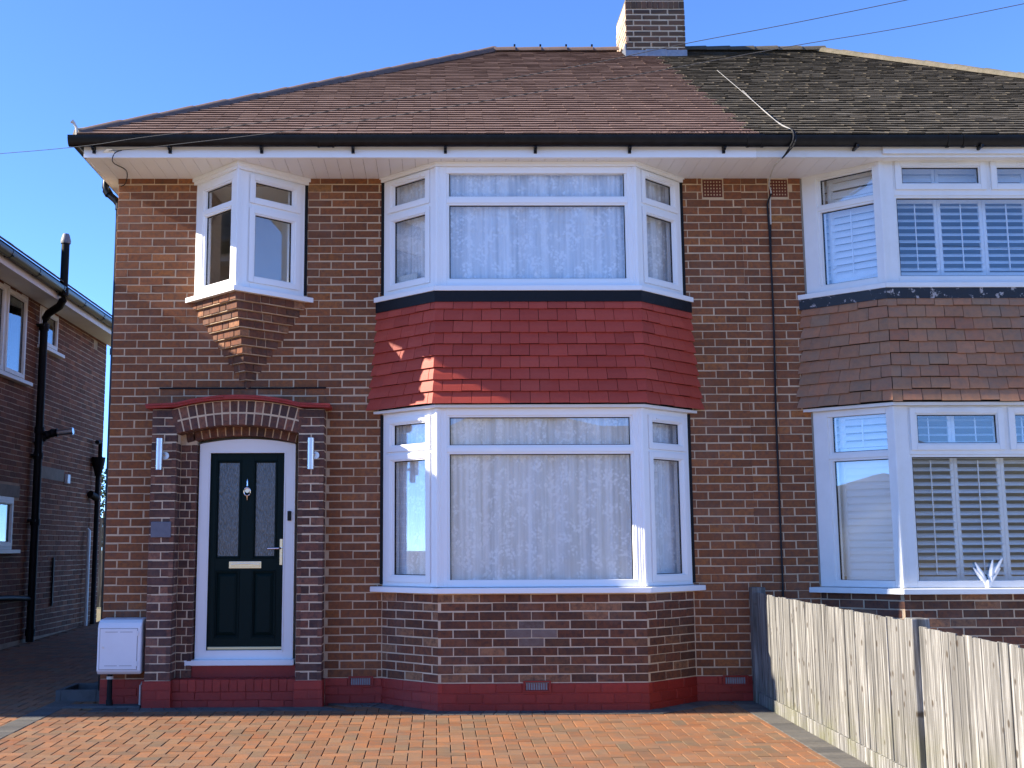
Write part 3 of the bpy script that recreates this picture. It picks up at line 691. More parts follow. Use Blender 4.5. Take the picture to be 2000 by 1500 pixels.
# --- door step of painted bricks
sb = MB(); sb.box(PL[1] + .002, PRt[0] - .002, -.145, .2, -.2, .225); sb.box(PL[1] + .05, PRt[0] - .02, .03, .2, .2, .335)
step = sb.build('door_step', 'red_paint', A)
Ws = Wall(0, -.15, 1, 0); n_ = 15; x0, x1 = PL[1] + .002, PRt[0] - .002
for i in range(n_):
    a = x0 + (x1 - x0) * i / n_; put_brick((Ws, a + .002, a + (x1 - x0) / n_ - .002, .128, .231, .004, -.1), 'step_brick', 'red_paint', step)
    t = MB().raw(*brick_geo(lambda u, z, o: (u, z, .228 + o), a + .002, a + (x1 - x0) / n_ - .002, -.152, .03, .004, -.03)); t.build('step_brick', 'red_paint', step)
for s in lay(Ws, x0, x1, -.022, 2, [], off=x0 + .1, H=.0735, J=.005, of=.004, ob=-.1): put_brick(s, 'step_brick', 'red_paint', step)
# --- arch over the porch
AXc, AZc, AR = -1.795, .518, 1.965
am = MB(); hw = .55; N = 24
def arc(r, t): return (AXc + r * math.sin(t), AZc + r * math.cos(t))
def ring_seg(mb, r0, r1, t0, t1, y0, y1):
    p = [arc(r0, t0), arc(r1, t0), arc(r1, t1), arc(r0, t1)]
    return mb.hex([(p[0][0], y0, p[0][1]), (p[1][0], y0, p[1][1]), (p[2][0], y0, p[2][1]), (p[3][0], y0, p[3][1]), (p[0][0], y1, p[0][1]), (p[1][0], y1, p[1][1]), (p[2][0], y1, p[2][1]), (p[3][0], y1, p[3][1])])
T = math.asin(.553 / AR)
for k in range(N): ring_seg(am, AR + .004, AR + .226, -T + 2 * T * k / N, -T + 2 * T * (k + 1) / N, PY + .003, .0)
for k in range(N): ring_seg(am, AR - .075, AR + .1, -T * .93 + 2 * T * .93 * k / N, -T * .93 + 2 * T * .93 * (k + 1) / N, .004, .2)
arch = am.build('porch_arch', 'mortar', A)
def vouss(r0, r1, n, y0, y1, tt, jo=.004):
    for k in range(n):
        ta, tb = -tt + 2 * tt * k / n + jo / r0, -tt + 2 * tt * (k + 1) / n - jo / r0; c = .005
        e = RND.uniform(-.002, .002)
        q = [arc(r0, ta), arc(r0, tb), arc(r1, tb), arc(r1, ta)]; q2 = [arc(r0 + c, ta + c / r0), arc(r0 + c, tb - c / r0), arc(r1 - c, tb - c / r0), arc(r1 - c, ta + c / r0)]
        v = [(x, y1, z) for x, z in q] + [(x, y0 + c, z) for x, z in q] + [(x, y0 + e, z) for x, z in q2]
        F = [(8, 9, 10, 11)] + [(i, (i + 1) % 4, (i + 1) % 4 + 4, i + 4) for i in range(4)] + [(i + 4, (i + 1) % 4 + 4, (i + 1) % 4 + 8, i + 8) for i in range(4)]
        MB().raw(v, F).build('arch_brick', 'porch_brick', arch)
vouss(AR, AR + .105, 16, PY, PY + .1, T); vouss(AR + .117, AR + .222, 16, PY, PY + .1, T)
vouss(AR, AR + .1, 16, PY + .106, -.002, T * .995); vouss(AR - .08, AR + .09, 14, 0.0, .1, T * .93)
# red tile creasing that caps the porch
cp = MB(); px_ = [-2.62, -2.48, -2.36] + [AXc + (AR + .235) * math.sin(-T + 2 * T * k / 20) for k in range(21)] + [-1.23, -1.10, -.96]
def cap_z(x):
    if abs(x - AXc) < .553: return AZc + math.sqrt((AR + .232) ** 2 - (x - AXc) ** 2)
    return 2.632 + .012 * (1 - min(1, (abs(x - AXc) - .553) / .25))
px_ = sorted(px_); rn = random.Random(5)
for lay_, (zo, yo, th) in enumerate(((0, -.262, .018), (.0185, -.275, .018))):
    zz = [cap_z(x) for x in px_]
    for i in range(len(px_) - 1):
        dy = rn.uniform(-.006, .006)
        cp.hex([(px_[i], PY + yo + .2 + dy, zz[i] + zo), (px_[i + 1], PY + yo + .2 + dy, zz[i + 1] + zo), (px_[i + 1], 0, zz[i + 1] + zo), (px_[i], 0, zz[i] + zo), (px_[i], PY + yo + .2 + dy, zz[i] + zo + th), (px_[i + 1], PY + yo + .2 + dy, zz[i + 1] + zo + th), (px_[i + 1], 0, zz[i + 1] + zo + th), (px_[i], 0, zz[i] + zo + th)])
cp.build('porch_capping', 'red_paint', A)
MB().box(-2.56, -1.02, -.012, .004, 2.838, 2.852).build('flashing_strip', 'matt_black', A)
# --- front door
D = MB(); dx0, dx1 = -2.187, -1.303; yf = .075; N = 16
pts = [(dx0, .385)] + [(dx0 + (dx1 - dx0) * k / N, 2.333 + .046 * (1 - (2 * k / N - 1) ** 2)) for k in range(N + 1)] + [(dx1, .385)]
ox0, ox1, oz0, oz1 = -2.098, -1.392, .452, 2.262
def poly_xz(mb, P, y0, y1):
    n = len(P); mb.raw([(x, y0, z) for x, z in P] + [(x, y1, z) for x, z in P], [tuple(range(n)), tuple(range(n, 2 * n))[::-1]] + [(i, i + n, (i + 1) % n + n, (i + 1) % n) for i in range(n)])
poly_xz(D, [(dx0, .385), (dx0, 2.333), (ox0, 2.333), (ox0, .385)], yf, .17); poly_xz(D, [(ox1, .385), (ox1, 2.333), (dx1, 2.333), (dx1, .385)], yf, .17)
top = [(dx0 + (dx1 - dx0) * k / N, 2.3332 + .046 * (1 - (2 * k / N - 1) ** 2)) for k in range(N + 1)]
D.box(ox0, ox1, yf, .17, oz1, 2.333); D.box(ox0, ox1, yf, .17, .385, oz0)
for k in range(N): D.hex([(top[k][0], yf, 2.333), (top[k + 1][0], yf, 2.333), (top[k + 1][0], .17, 2.333), (top[k][0], .17, 2.333), (top[k][0], yf, top[k][1]), (top[k + 1][0], yf, top[k + 1][1]), (top[k + 1][0], .17, top[k + 1][1]), (top[k][0], .17, top[k][1])])
dr = thing('front_door', '', '', (-1.745, .1, .335)); dr.parent = A; del dr['label']; del dr['category']; dr.location = Vector((-1.745, .1, .335)) - wloc(A)
dfm = D.build('door_frame', 'upvc', dr, bevel=.004)
MB().ring(Wall(0, yf, 1, 0), ox0, ox1, oz0, oz1, .012, .012, .012, .012, -.01, .006).build('frame_bead', 'upvc', dr, bevel=.002)
MB().box(-2.268, -1.283, .0, .16, .335, .385).build('door_sill', 'upvc', dr, bevel=.006)
DW = Wall(0, .105, 1, 0); dl = MB()
ph = [(-2.03, -1.802, 1.285, 2.182), (-1.688, -1.470, 1.285, 2.182), (-2.03, -1.802, .57, 1.175), (-1.688, -1.470, .57, 1.175)]
panel(dl, DW, ox0 + .006, ox1 - .006, oz0 + .006, oz1 - .006, ph, -.045, 0)
slab_ = dl.build('door_leaf', 'door_green', dr, bevel=.002)
for i, (a, b_, c, d) in enumerate(ph):
    r_ = MB(); r_.ring(DW, a, b_, c, d, .010, .010, .010, .010, -.04, .007); r_.ring(DW, a + .010, b_ - .010, c + .010, d - .010, .011, .011, .011, .011, -.04, -.006); r_.build('panel_moulding', 'door_green', dr, bevel=.003)
    if i < 2: MB().slab(DW, a + .021, b_ - .021, c + .021, d - .021, -.03, -.014).build('pane', 'obscure_glass', dr)
    else:
        a, b_, c, d = a + .021, b_ - .021, c + .021, d - .021; k = .032
        MB().raw([DW(a, c, -.02), DW(b_, c, -.02), DW(b_, d, -.02), DW(a, d, -.02), DW(a + k, c + k, -.004), DW(b_ - k, c + k, -.004), DW(b_ - k, d - k, -.004), DW(a + k, d - k, -.004)], [(4, 5, 6, 7)] + [(i, (i + 1) % 4, (i + 1) % 4 + 4, i + 4) for i in range(4)]).build('raised_panel', 'door_green', dr)
MB().slab(DW, ox0 + .02, ox1 - .014, .468, .494, 0, .018).build('weather_bar', 'brass_strip', dr, bevel=.004)
k = MB(); yk = .105
k.tube([(-1.745, yk - .012, 1.945), (-1.745, yk - .014, 1.965), (-1.745, yk - .014, 1.985), (-1.745, yk - .012, 2.01)], [.012, .007, .010, .003], 10)
k.tube([(-1.745, yk, 1.905), (-1.745, yk - .014, 1.905)], .022, 14)
k.tube([(-1.745 + .03 * math.sin(t), yk - .02 - .004 * math.cos(t), 1.893 + .037 * math.cos(t)) for t in [2 * math.pi * i / 20 for i in range(21)]], .0055, 8)
k.tube([(-1.745, yk - .018, 1.86), (-1.745, yk - .018, 1.845), (-1.745, yk - .012, 1.815)], [.012, .009, .003], 10)
k.build('knocker', 'chrome', dr, smooth=True)
lb = MB(); lb.slab(DW, -1.900, -1.605, 1.195, 1.258, 0, .006); lb.slab(DW, -1.885, -1.62, 1.208, 1.245, .006, .012)
for i in range(14):
    u = -1.88 + .255 * i / 14; z = 1.226 + .009 * math.sin(math.pi * i / 13); lb.slab(DW, u, u + .0182, z - .006, z + .006, .012, .02)
lb.build('letter_plate', 'chrome', dr, bevel=.002)
hd = MB(); hd.slab(DW, -1.438, -1.412, 1.225, 1.46, 0, .008); hd.tube([(-1.425, .1, 1.375), (-1.425, .055, 1.375), (-1.44, .05, 1.375), (-1.545, .052, 1.373)], [.009, .009, .009, .008], 10)
hd.tube([(-1.425, .1, 1.30), (-1.425, .09, 1.30)], .009, 12); hd.build('handle', 'chrome', dr, bevel=.001)
MB().box(-1.368, -1.334, .055, .0752, 1.625, 1.715).build('doorbell', 'black_plastic', dr, bevel=.006)
# --- hall behind the door is closed by a panel
MB().box(-2.3, -1.2, .21, .24, .1, 2.46).build('hall_screen', 'room', A)
# --- bay windows
def side_lights(S, zt0, zt1, zb0, zb1, flip):
    a, b_ = (.128, .548); L = S.L
    if flip: a, b_ = L - .548, L - .128
    return [(a, b_, zt0, zt1, True), (a, b_, zb0, zb1, True)]
def bay_window(parent, poly, z0, z1, ft, fb, st, sbm, label=None):
    w_ = MB(); e = offset_poly(poly, -.04)
    win = band(poly, -.069, .078 if z0 < 2 else .062, z0 - .052, z0, .006).build('window_sill', 'upvc', None, bevel=.004)
    return win
def make_window(parent, poly, z0, z1, facets, sill_o, posts=True, mat='upvc', trim=None, nm='bay_window'):
    win = thing(nm, '', '', (poly[1][0], poly[1][1], z0)); del win['label']; del win['category']; win.parent = parent; win.location = Vector((poly[1][0], poly[1][1], z0)) - wloc(parent)
    for i, (lights, tr, vent) in enumerate(facets):
        facet_window(win, Facet(poly, i), z0, z1, lights, tr, mat, vent=vent)
    if posts:
        for i in range(1, len(poly) - 1): corner_post(win, poly, i, z0 + .001, z1 - .001, mat)
    band(poly, -.069, sill_o, z0 - .048, z0 - .001, .006).build('sill', mat, win, bevel=.004)
    if trim: band(poly, -.05, .022, trim[0], trim[1]).build('head_trim', mat, win, bevel=.003); band(poly, -.05, .034, trim[0] + .03, trim[1]).build('head_moulding', mat, win, bevel=.004)
    return win
LF = bayf[1].L
def sl(i, zt0, zt1, zb0, zb1):
    return side_lights(bayf[i], zt0, zt1, zb0, zb1, i == 2)
make_window(A, A_BAY, 3.703, 4.815, [(sl(0, 4.555, 4.745, 3.81, 4.40), [(4.445, 4.52)], 1), ([(.105, 1.725, 4.54, 4.77, False), (.105, 1.725, 3.775, 4.457, False)], [(4.475, 4.522)], None), (sl(2, 4.555, 4.745, 3.81, 4.40), [(4.445, 4.52)], 1)], .065, trim=(4.8155, 4.857))
make_window(A, A_BAY, 1.036, 2.597, [(sl(0, 2.30, 2.482, 1.135, 2.152), [(2.19, 2.27)], 1), ([(.10, 1.72, 2.27, 2.517, False), (.10, 1.72, 1.087, 2.19, False)], [(2.208, 2.252)], None), (sl(2, 2.30, 2.482, 1.135, 2.152), [(2.19, 2.27)], 1)], .08)
OR = [(-2.265, 0), (-1.79, -.5), (-1.235, 0)]
make_window(A, OR, 3.705, 4.79, [([(.126, .575, 4.525, 4.70, False), (.126, .575, 3.79, 4.45, False)], [(4.468, 4.507)], None), ([(.19, .61, 4.56, 4.705, True), (.19, .61, 3.822, 4.395, True)], [(4.44, 4.52)], 1)], .06, posts=True, trim=(4.79, 4.857), nm='oriel_window')
# jamb slips where frames meet the brick
for (x, z0, z1) in ((-.497, 3.72, 4.85), (2.339, 3.72, 4.85), (-.497, 1.05, 2.59), (2.339, 1.05, 2.59), (-2.202, 3.72, 4.84), (-1.228, 3.72, 4.84)):
    MB().box(x - .018, x + .018, -.004, .01, z0, z1).build('jamb_sealant', 'matt_black', A)
# --- black apron and hanging tiles
ap = band(A_BAY, .0, .052, 3.55, 3.652).build('lead_apron', 'bitumen', A)
hb = band(A_BAY, -.05, .03, 2.62, 3.56).build('hung_tile_backing', 'matt_black', A)
tile_hang(hb, A_BAY, 3.568, 9, .1068, .034, .092, 'red_tile', seed=4)
band(A_BAY, -.05, .062, 2.598, 2.622).build('tilting_fillet', 'soffit_upvc', A)
# --- corbel of stepped bricks under the oriel
cbk = MB(); ncs = 11; CX = -1.755
for k in range(ncs):
    t = k / (ncs - 1); hwl = .475 * (1 - t) + .05; z1 = 3.656 - k * .0742; cx = -1.79 + .04 * t
    hl, hr, dp = (.455 * (1 - t) + .03), (.535 * (1 - t) + .03), (.475 * (1 - t) + .035)
    poly = [(cx - hl, 0), (cx, -dp), (cx + hr, 0)]
    inner = offset_poly(poly, -.008); cbk.prism([(inner[0].x, 0.02), (inner[0].x, 0), (inner[1].x, inner[1].y), (inner[2].x, 0), (inner[2].x, 0.02)], z1 - .0742, z1)
corb = cbk.build('corbel', 'mortar', A)
for k in range(ncs):
    t = k / (ncs - 1); z1 = 3.656 - k * .0742; cx = -1.79 + .04 * t
    hl, hr, dp = (.455 * (1 - t) + .03), (.535 * (1 - t) + .03), (.475 * (1 - t) + .035)
    poly = [(cx - hl, 0), (cx, -dp), (cx + hr, 0)]
    for i in range(2):
        S = Facet(poly, i); L = S.L; cutsu = [0]; u = L if i == 0 else 0; seq = [.17, .1, .17, .1, .17] if k % 2 else [.1, .17, .1, .17, .1]
        marks = [0.0]
        for q in seq:
            if marks[-1] + q < L - .05: marks.append(marks[-1] + q)
        marks.append(L)
        if i == 0: marks = sorted(L - a for a in marks)
        for a, b_ in zip(marks, marks[1:]):
            put_brick((S, a + (.004 if a > 1e-6 else 0), b_ - (.004 if b_ < L - 1e-6 else 0), z1 - .0742 + .006, z1 - .002, 0, -min(.075, dp * .45)), 'corbel_brick', 'bay_brick', corb)
# --- vents
def plinth_vent(S, u0, u1, z0, z1):
    v = thing('air_vent', '', '', S(u0, z0, 0)); del v['label']; del v['category']; v.parent = A; v.location = Vector(S(u0, z0, 0)) - wloc(A)
    MB().ring(S, u0, u1, z0, z1, .016, .016, .012, .012, -.04, .018).build('vent_frame', 'red_paint', v, bevel=.002)
    b = MB(); b.slab(S, u0 + .016, u1 - .016, z0 + .012, z1 - .012, -.05, .000)
    n_ = 9
    for i in range(n_):
        u = u0 + .024 + (u1 - u0 - .048) * i / n_; b.slab(S, u, u + .014, z0 + .018, z1 - .018, .0005, .007)
    b.build('vent_grille', 'grille_grey', v)
plinth_vent(FW, -.792, -.567, .146, .238); plinth_vent(bayf[1], .732, .968, .148, .243); plinth_vent(FW, 2.572, 2.803, .137, .228)
def air_brick(parent, x0, x1, z0, z1, mat):
    b = MB(); b.slab(FW, x0, x1, z0, z1, -.06, -.03)
    nx, nz = 6, 5; wx = (x1 - x0) / (nx * 2 + 1); wz = (z1 - z0) / (nz * 2 + 1)
    for i in range(nx + 1): b.slab(FW, x0 + i * 2 * wx, x0 + (i * 2 + 1) * wx, z0, z1, -.03, .001)
    for j in range(nz + 1): b.slab(FW, x0 + .0005, x1 - .0005, z0 + j * 2 * wz, z0 + (j * 2 + 1) * wz, -.03, -.0005)
    b.build('air_brick', mat, parent)
air_brick(A, 2.552, 2.738, 4.672, 4.845, 'terracotta')
# --- roof edge
soffit_fascia(A, -3.135, 2.9165, 4.857, 'soffit_upvc', 'upvc')
f = MB(); f.box(-3.155, 2.90, -.64, -.60, 4.850, 5.0); f.box(-3.155, -3.135, -.62, 8.3, 4.850, 5.0); f.build('fascia', 'upvc', A, bevel=.002)
f = MB(); f.box(-3.1345, -3.02, .006, 8.2, 4.853, 4.86); f.build('side_soffit', 'soffit_upvc', A)
f = MB(); f.box(.98, 1.004, -.642, -.6195, 4.8505, 4.99); f.build('fascia_joint', 'upvc', A)
gt = MB(); gutter_sweep(gt, (-3.27, -.702, 5.022), (2.93, -.702, 5.022)); gutter_sweep(gt, (-3.213, 8.2, 5.02), (-3.213, -.69, 5.02)); gt.tube([(-3.27, -.702, 4.975), (-3.262, -.702, 4.975)], .04, 14)
gt.build('gutter', 'black_plastic', A, smooth=True)
for i, x in enumerate((-3.06, -2.38, -1.56, -.74, .09, .9, 1.75, 2.6)):
    b = MB(); b.box(x - .012, x + .012, -.73, -.64, 4.915, 4.926); b.box(x - .014, x + .014, -.66, -.638, 4.885, 4.985); b.box(x - .012, x + .012, -.70, -.64, 4.905, 4.934); b.build('gutter_bracket', 'black_plastic', A, bevel=.003)
for x in (-.98, 2.87):
    b = MB(); gutter_sweep(b, (x - .075, -.702, 5.023), (x - .055, -.702, 5.023), .064, 10, .008); gutter_sweep(b, (x + .055, -.702, 5.023), (x + .075, -.702, 5.023), .064, 10, .008); gutter_sweep(b, (x - .06, -.702, 5.022), (x + .06, -.702, 5.022), .061, 10, .004); b.build('gutter_union', 'black_plastic', A, smooth=True)
dp_ = MB(); dp_.tube([(-3.213, .3, 4.95), (-3.213, .28, 4.86), (-3.19, .27, 4.80), (-3.10, .24, 4.72), (-3.06, .24, 4.66), (-3.058, .24, 4.5), (-3.058, .24, .1)], .034, 12)
for z in (4.62, 3.2, 1.6): dp_.tube([(-3.058, .24, z), (-3.058, .24, z + .06)], .042, 12)
dp_.tube([(-3.20, .27, 4.83), (-3.17, .262, 4.78)], .042, 12); dp_.build('downpipe', 'black_plastic', A, smooth=True)
# --- roof
def lerp(a, b, t): return a + (b - a) * t
HX0, HX1 = -3.26, .76
rd = MB()
rd.raw([roof_pt(HX0 + .02, 0.03, -.01), roof_pt(XP, 0.03, -.01), roof_pt(XP, SLEN, -.01), roof_pt(HX1, SLEN, -.01), (HX0, 8.75, EAVE_Z - .02), (XP, 8.75, EAVE_Z - .02)],
       [(0, 1, 2, 3), (0, 3, 4), (3, 2, 5, 4)])
roofA = rd.build('roof', 'hip_tile', A)
roof_tiles(roofA, 'roof_tiles', lambda v: lerp(HX0, HX1, v / SLEN) + .03, lambda v: XP - .06 + .05 * math.sin(v * 40), 'roof_tile', 21, .9)
cap_run(roofA, 'hip_tile', (HX0 + .06, EAVE_Y + .07, EAVE_Z + .02), (HX1, RIDGE_Y, RIDGE_Z + .01), .44, .085, 'hip_tile', .85)
cap_run(roofA, 'ridge_tile', (HX1 - .05, RIDGE_Y, RIDGE_Z - .005), (2.42, RIDGE_Y, RIDGE_Z - .005), .33, .11, 'hip_tile', .7, 0.005, clip=True)
hb_ = MB(); hb_.tube([(HX0 + .055, EAVE_Y + .064, EAVE_Z + .03), (HX0 + .3, EAVE_Y + .35, EAVE_Z + .18)], .068, 12); hb_.build('hip_mortar', 'concrete', A)
hi = MB(); hi.tube([(-3.20, -.71, 5.04), (-3.205, -.72, 5.10), (-3.225, -.73, 5.14), (-3.245, -.735, 5.155)], [.013, .013, .012, .02], 8); hi.tube([(-3.19, -.70, 5.03), (-3.1, -.68, 5.05)], .012, 8)
hi.build('hip_iron', 'cable_white', A)
# --- chimney
cx0, cx1, cy0, cy1, cz0, cz1 = 2.475, 3.245, 3.62, 4.42, 7.45, 8.95
cm = MB(); cm.box(cx0 + .007, cx1 - .007, cy0 + .007, cy1 - .007, cz0 - .3, 8.41)
for qx in (cx0 + .2, cx1 - .2): cm.tube([(qx, 4.02, 8.4), (qx, 4.02, 8.75)], .11, 16)
chim = cm.build('chimney', 'pale_mortar', roofA)
Cf, Cl = Wall(0, cy0, 1, 0), Wall(cx0, 0, 0, -1)
for s in lay(Cf, cx0, cx1, 7.62, 9, [], off=cx0 + .1, J=.019): put_brick(s, 'chimney_brick', 'chimney_brick', chim)
for s in lay(Cl, -cy1, -cy0, 7.62, 9, [], off=-cy1 + .1, J=.019): put_brick(s, 'chimney_brick', 'sunlit_limy_brick', chim)
Cr = Wall(cx1, 0, 0, 1)
for s in lay(Cr, cy0, cy1, 7.62, 9, [], off=cy0 + .1, J=.019): put_brick(s, 'chimney_brick', 'chimney_brick', chim)
n_ = 11
for i in range(n_):
    a = cx0 + (cx1 - cx0) * i / n_; put_brick((Cf, a + .004, a + (cx1 - cx0) / n_ - .004, 8.302, 8.40, .004, -.05), 'chimney_brick', 'chimney_brick', chim)
MB().box(cx0 + .006, cx1 - .006, cy0 + .006, cy1 - .006, 8.41, 8.44).build('chimney_crown', 'old_hip_tile', chim)
b = MB()
for i, (a, c) in enumerate(((cx0 - .012, 2.73), (2.725, 2.99), (2.985, cx1 + .012))): b.box(a, c, cy0 - .018 - .004 * i, cy0 - .002, 7.52 + .01 * i, 7.725 + .012 * (i % 2))
b.box(cx0 - .014, cx0 - .002, cy0, cy1, 7.6, 7.82); b.build('chimney_flashing', 'lead', chim)
# tile-edge comb filler along the gutter
b = MB(); rn = random.Random(3); x = 1.98
while x < 2.93: b.box(x, x + .006, -.742 + rn.uniform(-.004, .004), -.735, 5.02, 5.05 + rn.uniform(-.01, .012)); x += .013
b.build('eaves_comb', 'matt_black', A)
# ================================================================== right half of the pair
B = thing('semi_detached_house', 'right hand house with weathered brown hanging tiles, white plantation shutters and mossy roof', 'house', (4.9, 0, 0))
XR = 8.84
fb_ = MB(); panel(fb_, FW, XP + .001, XR, -.3, ZT + .05, [(3.52, 6.57, .3, 2.62), (3.52, 6.57, 3.66, 4.853)], -.22, -.0035); wallB = fb_.build('front_wall', 'mortar', B)
sh = MB(); sh.box(XR - .2, XR, .22, 8.02, -.3, 4.9); sh.box(XP + .1, XR - .2, 7.8, 8.0, -.3, 4.9); sh.build('side_and_rear_wall', 'far_brickwork', B)
specsB = [(s, None) for s in lay(FW, XP, XR, .0, 65, [(3.497, 6.593, 0, 9), (3.178, 3.37, 4.665, 4.9)], off=XL)]
fB = [Facet(B_BAY, i) for i in range(3)]
for i in range(3): specsB += [(s, 'bay_brick') for s in lay(fB[i], 0, fB[i].L, 0.0, 13, [], off=.05)]
bw = MB()
for i in range(3): bw.slab(fB[i], 0, fB[i].L, -.1, .965, -.15, -.0035)
bwB = bw.build('bay_base_wall', 'mortar', B)
fill_bricks(specsB, 'brick', 300, lambda s: bwB if isinstance(s[0], Facet) else wallB, B)
air_brick(B, 3.185, 3.362, 4.675, 4.845, 'terracotta')
rm = MB()
for z0, z1 in ((.12, 2.58), (2.85, 4.845)):
    rm.box(3.3, 6.8, 3.4, 3.45, z0, z1); rm.box(3.25, 3.3, .222, 3.4, z0, z1); rm.box(6.8, 6.85, .222, 3.4, z0, z1); rm.box(3.3, 6.8, .222, 3.4, z1, z1 + .004)
rm.build('room_wall', 'room', B)
fl = MB(); fl.box(XP + .1, XR - .2, .22, 7.8, 2.6, 2.84); fl.box(3.3, 6.8, .222, 3.4, .05, .115); fl.prism([(3.54, .22), (4.08, -.45), (6.02, -.45), (6.55, .22)], 3.45, 3.66); fl.build('floor', 'carpet', B)
LB, LBf = fB[0].L, fB[1].L
def nbl(S, lo, flip):
    a, b_ = (.15, .685)
    if flip: a, b_ = S.L - .685, S.L - .15
    return [(a, b_, z0, z1, False) for z0, z1 in lo]
wu = make_window(B, B_BAY, 3.722, 4.875, [(nbl(fB[0], ((4.56, 4.80), (3.79, 4.485)), False), [(4.505, 4.54)], None), ([(.205, .91, 4.65, 4.80, True), (1.08, 1.785, 4.65, 4.80, True), (.14, 1.85, 3.79, 4.515, False)], [(4.535, 4.60)], 1), (nbl(fB[2], ((4.56, 4.80), (3.79, 4.485)), True), [(4.505, 4.54)], None)], .06, mat='old_upvc')
wg = make_window(B, B_BAY, 1.012, 2.605, [(nbl(fB[0], ((2.22, 2.55), (1.068, 2.14)), False), [(2.16, 2.2)], None), ([(.205, .91, 2.272, 2.524, True), (1.08, 1.785, 2.272, 2.524, True), (.14, 1.85, 1.062, 2.15, False)], [(2.172, 2.22)], 1), (nbl(fB[2], ((2.22, 2.55), (1.068, 2.14)), True), [(2.16, 2.2)], None)], .075, mat='old_upvc')
# shutters
LC = {}
def shutter(win, S, u0, u1, z0, z1, pitch, tilt, o, rod=True):
    sname = MB(); sw = .034
    sname.ring(S, u0 + .001, u1 - .001, z0, z1, sw, sw, .055, .05, o - .028, o)
    sh_ = sname.build('shutter', 'shutter_white', win, bevel=.002)
    a, b_ = u0 + sw + .003, u1 - sw - .003; n_ = int((z1 - z0 - .11) / pitch); h = .037
    key = (round(b_ - a, 3), tilt)
    if key not in LC:
        me = bpy.data.meshes.new('louvre'); W0 = Wall(0, 0, 1, 0); ct, st = math.cos(tilt) * h, math.sin(tilt) * h; th = .005; q = (b_ - a) / 2
        V = []
        for u in (-q, q):
            for (s, t) in ((-1, 0), (0, 1), (1, 0), (0, -1)):
                V.append(W0(u, s * st * 1 + t * th * math.cos(tilt), s * -ct + t * th * math.sin(tilt)))
        me.from_pydata(V, [], [(0, 1, 2, 3), (7, 6, 5, 4), (0, 4, 5, 1), (1, 5, 6, 2), (2, 6, 7, 3), (3, 7, 4, 0)]); me.materials.append(MATS['shutter_white']); me.update(); LC[key] = me
    rot = math.atan2(-S.n.x * -1, -S.n.y) if False else math.atan2(S.n.x, -S.n.y)
    for i in range(n_):
        z = z0 + .055 + (z1 - z0 - .105) * (i + .5) / n_
        add('louvre', LC[key], sh_, S((a + b_) / 2, z, o - .014), rot)
    if rod: MB().slab(S, (u0 + u1) / 2 - .005, (u0 + u1) / 2 + .005, z0 + .07, z1 - .07, o + .016, o + .025).build('tilt_rod', 'shutter_white', sh_)
for k in range(4):
    u0 = .10 + k * .4475
    shutter(wu, fB[1], u0, u0 + .4475, 3.80, 4.56, .062, .62, -.16); shutter(wu, fB[1], u0, u0 + .4475, 4.565, 4.84, .062, 1.35, -.16, False)
    shutter(wg, fB[1], u0, u0 + .4475, 1.05, 2.20, .062, .55, -.16); shutter(wg, fB[1], u0, u0 + .4475, 2.205, 2.58, .062, .35, -.16)
shutter(wu, fB[0], .06, .70, 3.80, 4.56, .064, 1.15, -.13); shutter(wu, fB[0], .06, .70, 4.565, 4.84, .064, 1.4, -.13, False)
shutter(wg, fB[0], .06, .70, 1.05, 2.20, .062, 1.40, -.13, False); shutter(wg, fB[0], .06, .70, 2.205, 2.58, .062, .9, -.13)
for (x, z0, z1) in ((3.492, 3.72, 4.85), (3.493, 1.03, 2.6)): MB().box(x - .008, x + .006, -.004, .01, z0, z1).build('jamb_sealant', 'concrete', B)
apB = band(B_BAY, .0, .052, 3.57, 3.672).build('lead_apron', 'peeling_bitumen', B)
hbB = band(B_BAY, -.05, .03, 2.62, 3.575).build('hung_tile_backing', 'matt_black', B)
tile_hang(hbB, B_BAY, 3.59, 9, .1085, .034, .088, 'clay_tile', seed=9, rough=1.4)
band(B_BAY, -.05, .058, 2.6055, 2.632).build('tilting_fillet', 'old_upvc', B)
soffit_fascia(B, 2.9175, 8.9, 4.857, 'soffit_upvc', 'old_upvc', width=.145)
f = MB(); f.box(2.9015, 8.95, -.635, -.6, 4.853, 5.0); f.build('fascia', 'old_upvc', B, bevel=.002)
f = MB(); f.box(4.04, 6.1, -.668, -.6355, 4.878, 4.955); f.build('bay_fascia', 'old_upvc', B, bevel=.002)
gt = MB(); gutter_sweep(gt, (2.931, -.702, 5.02), (9.1, -.702, 5.018)); gt.build('gutter', 'black_plastic', B, smooth=True)
for x in (3.78, 4.9, 5.6): MB().box(x - .012, x + .012, -.765, -.64, 4.905, 4.932).build('gutter_bracket', 'black_plastic', B, bevel=.003)
b = MB(); gutter_sweep(b, (4.60, -.702, 5.02), (4.62, -.702, 5.02), .064, 10, .008); gutter_sweep(b, (4.74, -.702, 5.02), (4.76, -.702, 5.02), .064, 10, .008); b.build('gutter_union', 'black_plastic', B, smooth=True)
BX1, BX0 = 5.12, 9.10
rd = MB(); rd.raw([roof_pt(XP, 0.03, -.01), roof_pt(BX0 - .02, 0.03, -.01), roof_pt(BX1, SLEN, -.01), roof_pt(XP, SLEN, -.01), (BX0, 8.75, EAVE_Z - .02), (XP, 8.75, EAVE_Z - .02)], [(0, 1, 2, 3), (1, 4, 2), (3, 2, 4, 5)])
roofB = rd.build('roof', 'old_hip_tile', B)
roof_tiles(roofB, 'roof_tiles', lambda v: XP - .05 + .05 * math.sin(v * 40), lambda v: lerp(BX0, BX1, v / SLEN) - .03, 'old_roof_tile', 33, 1.7)
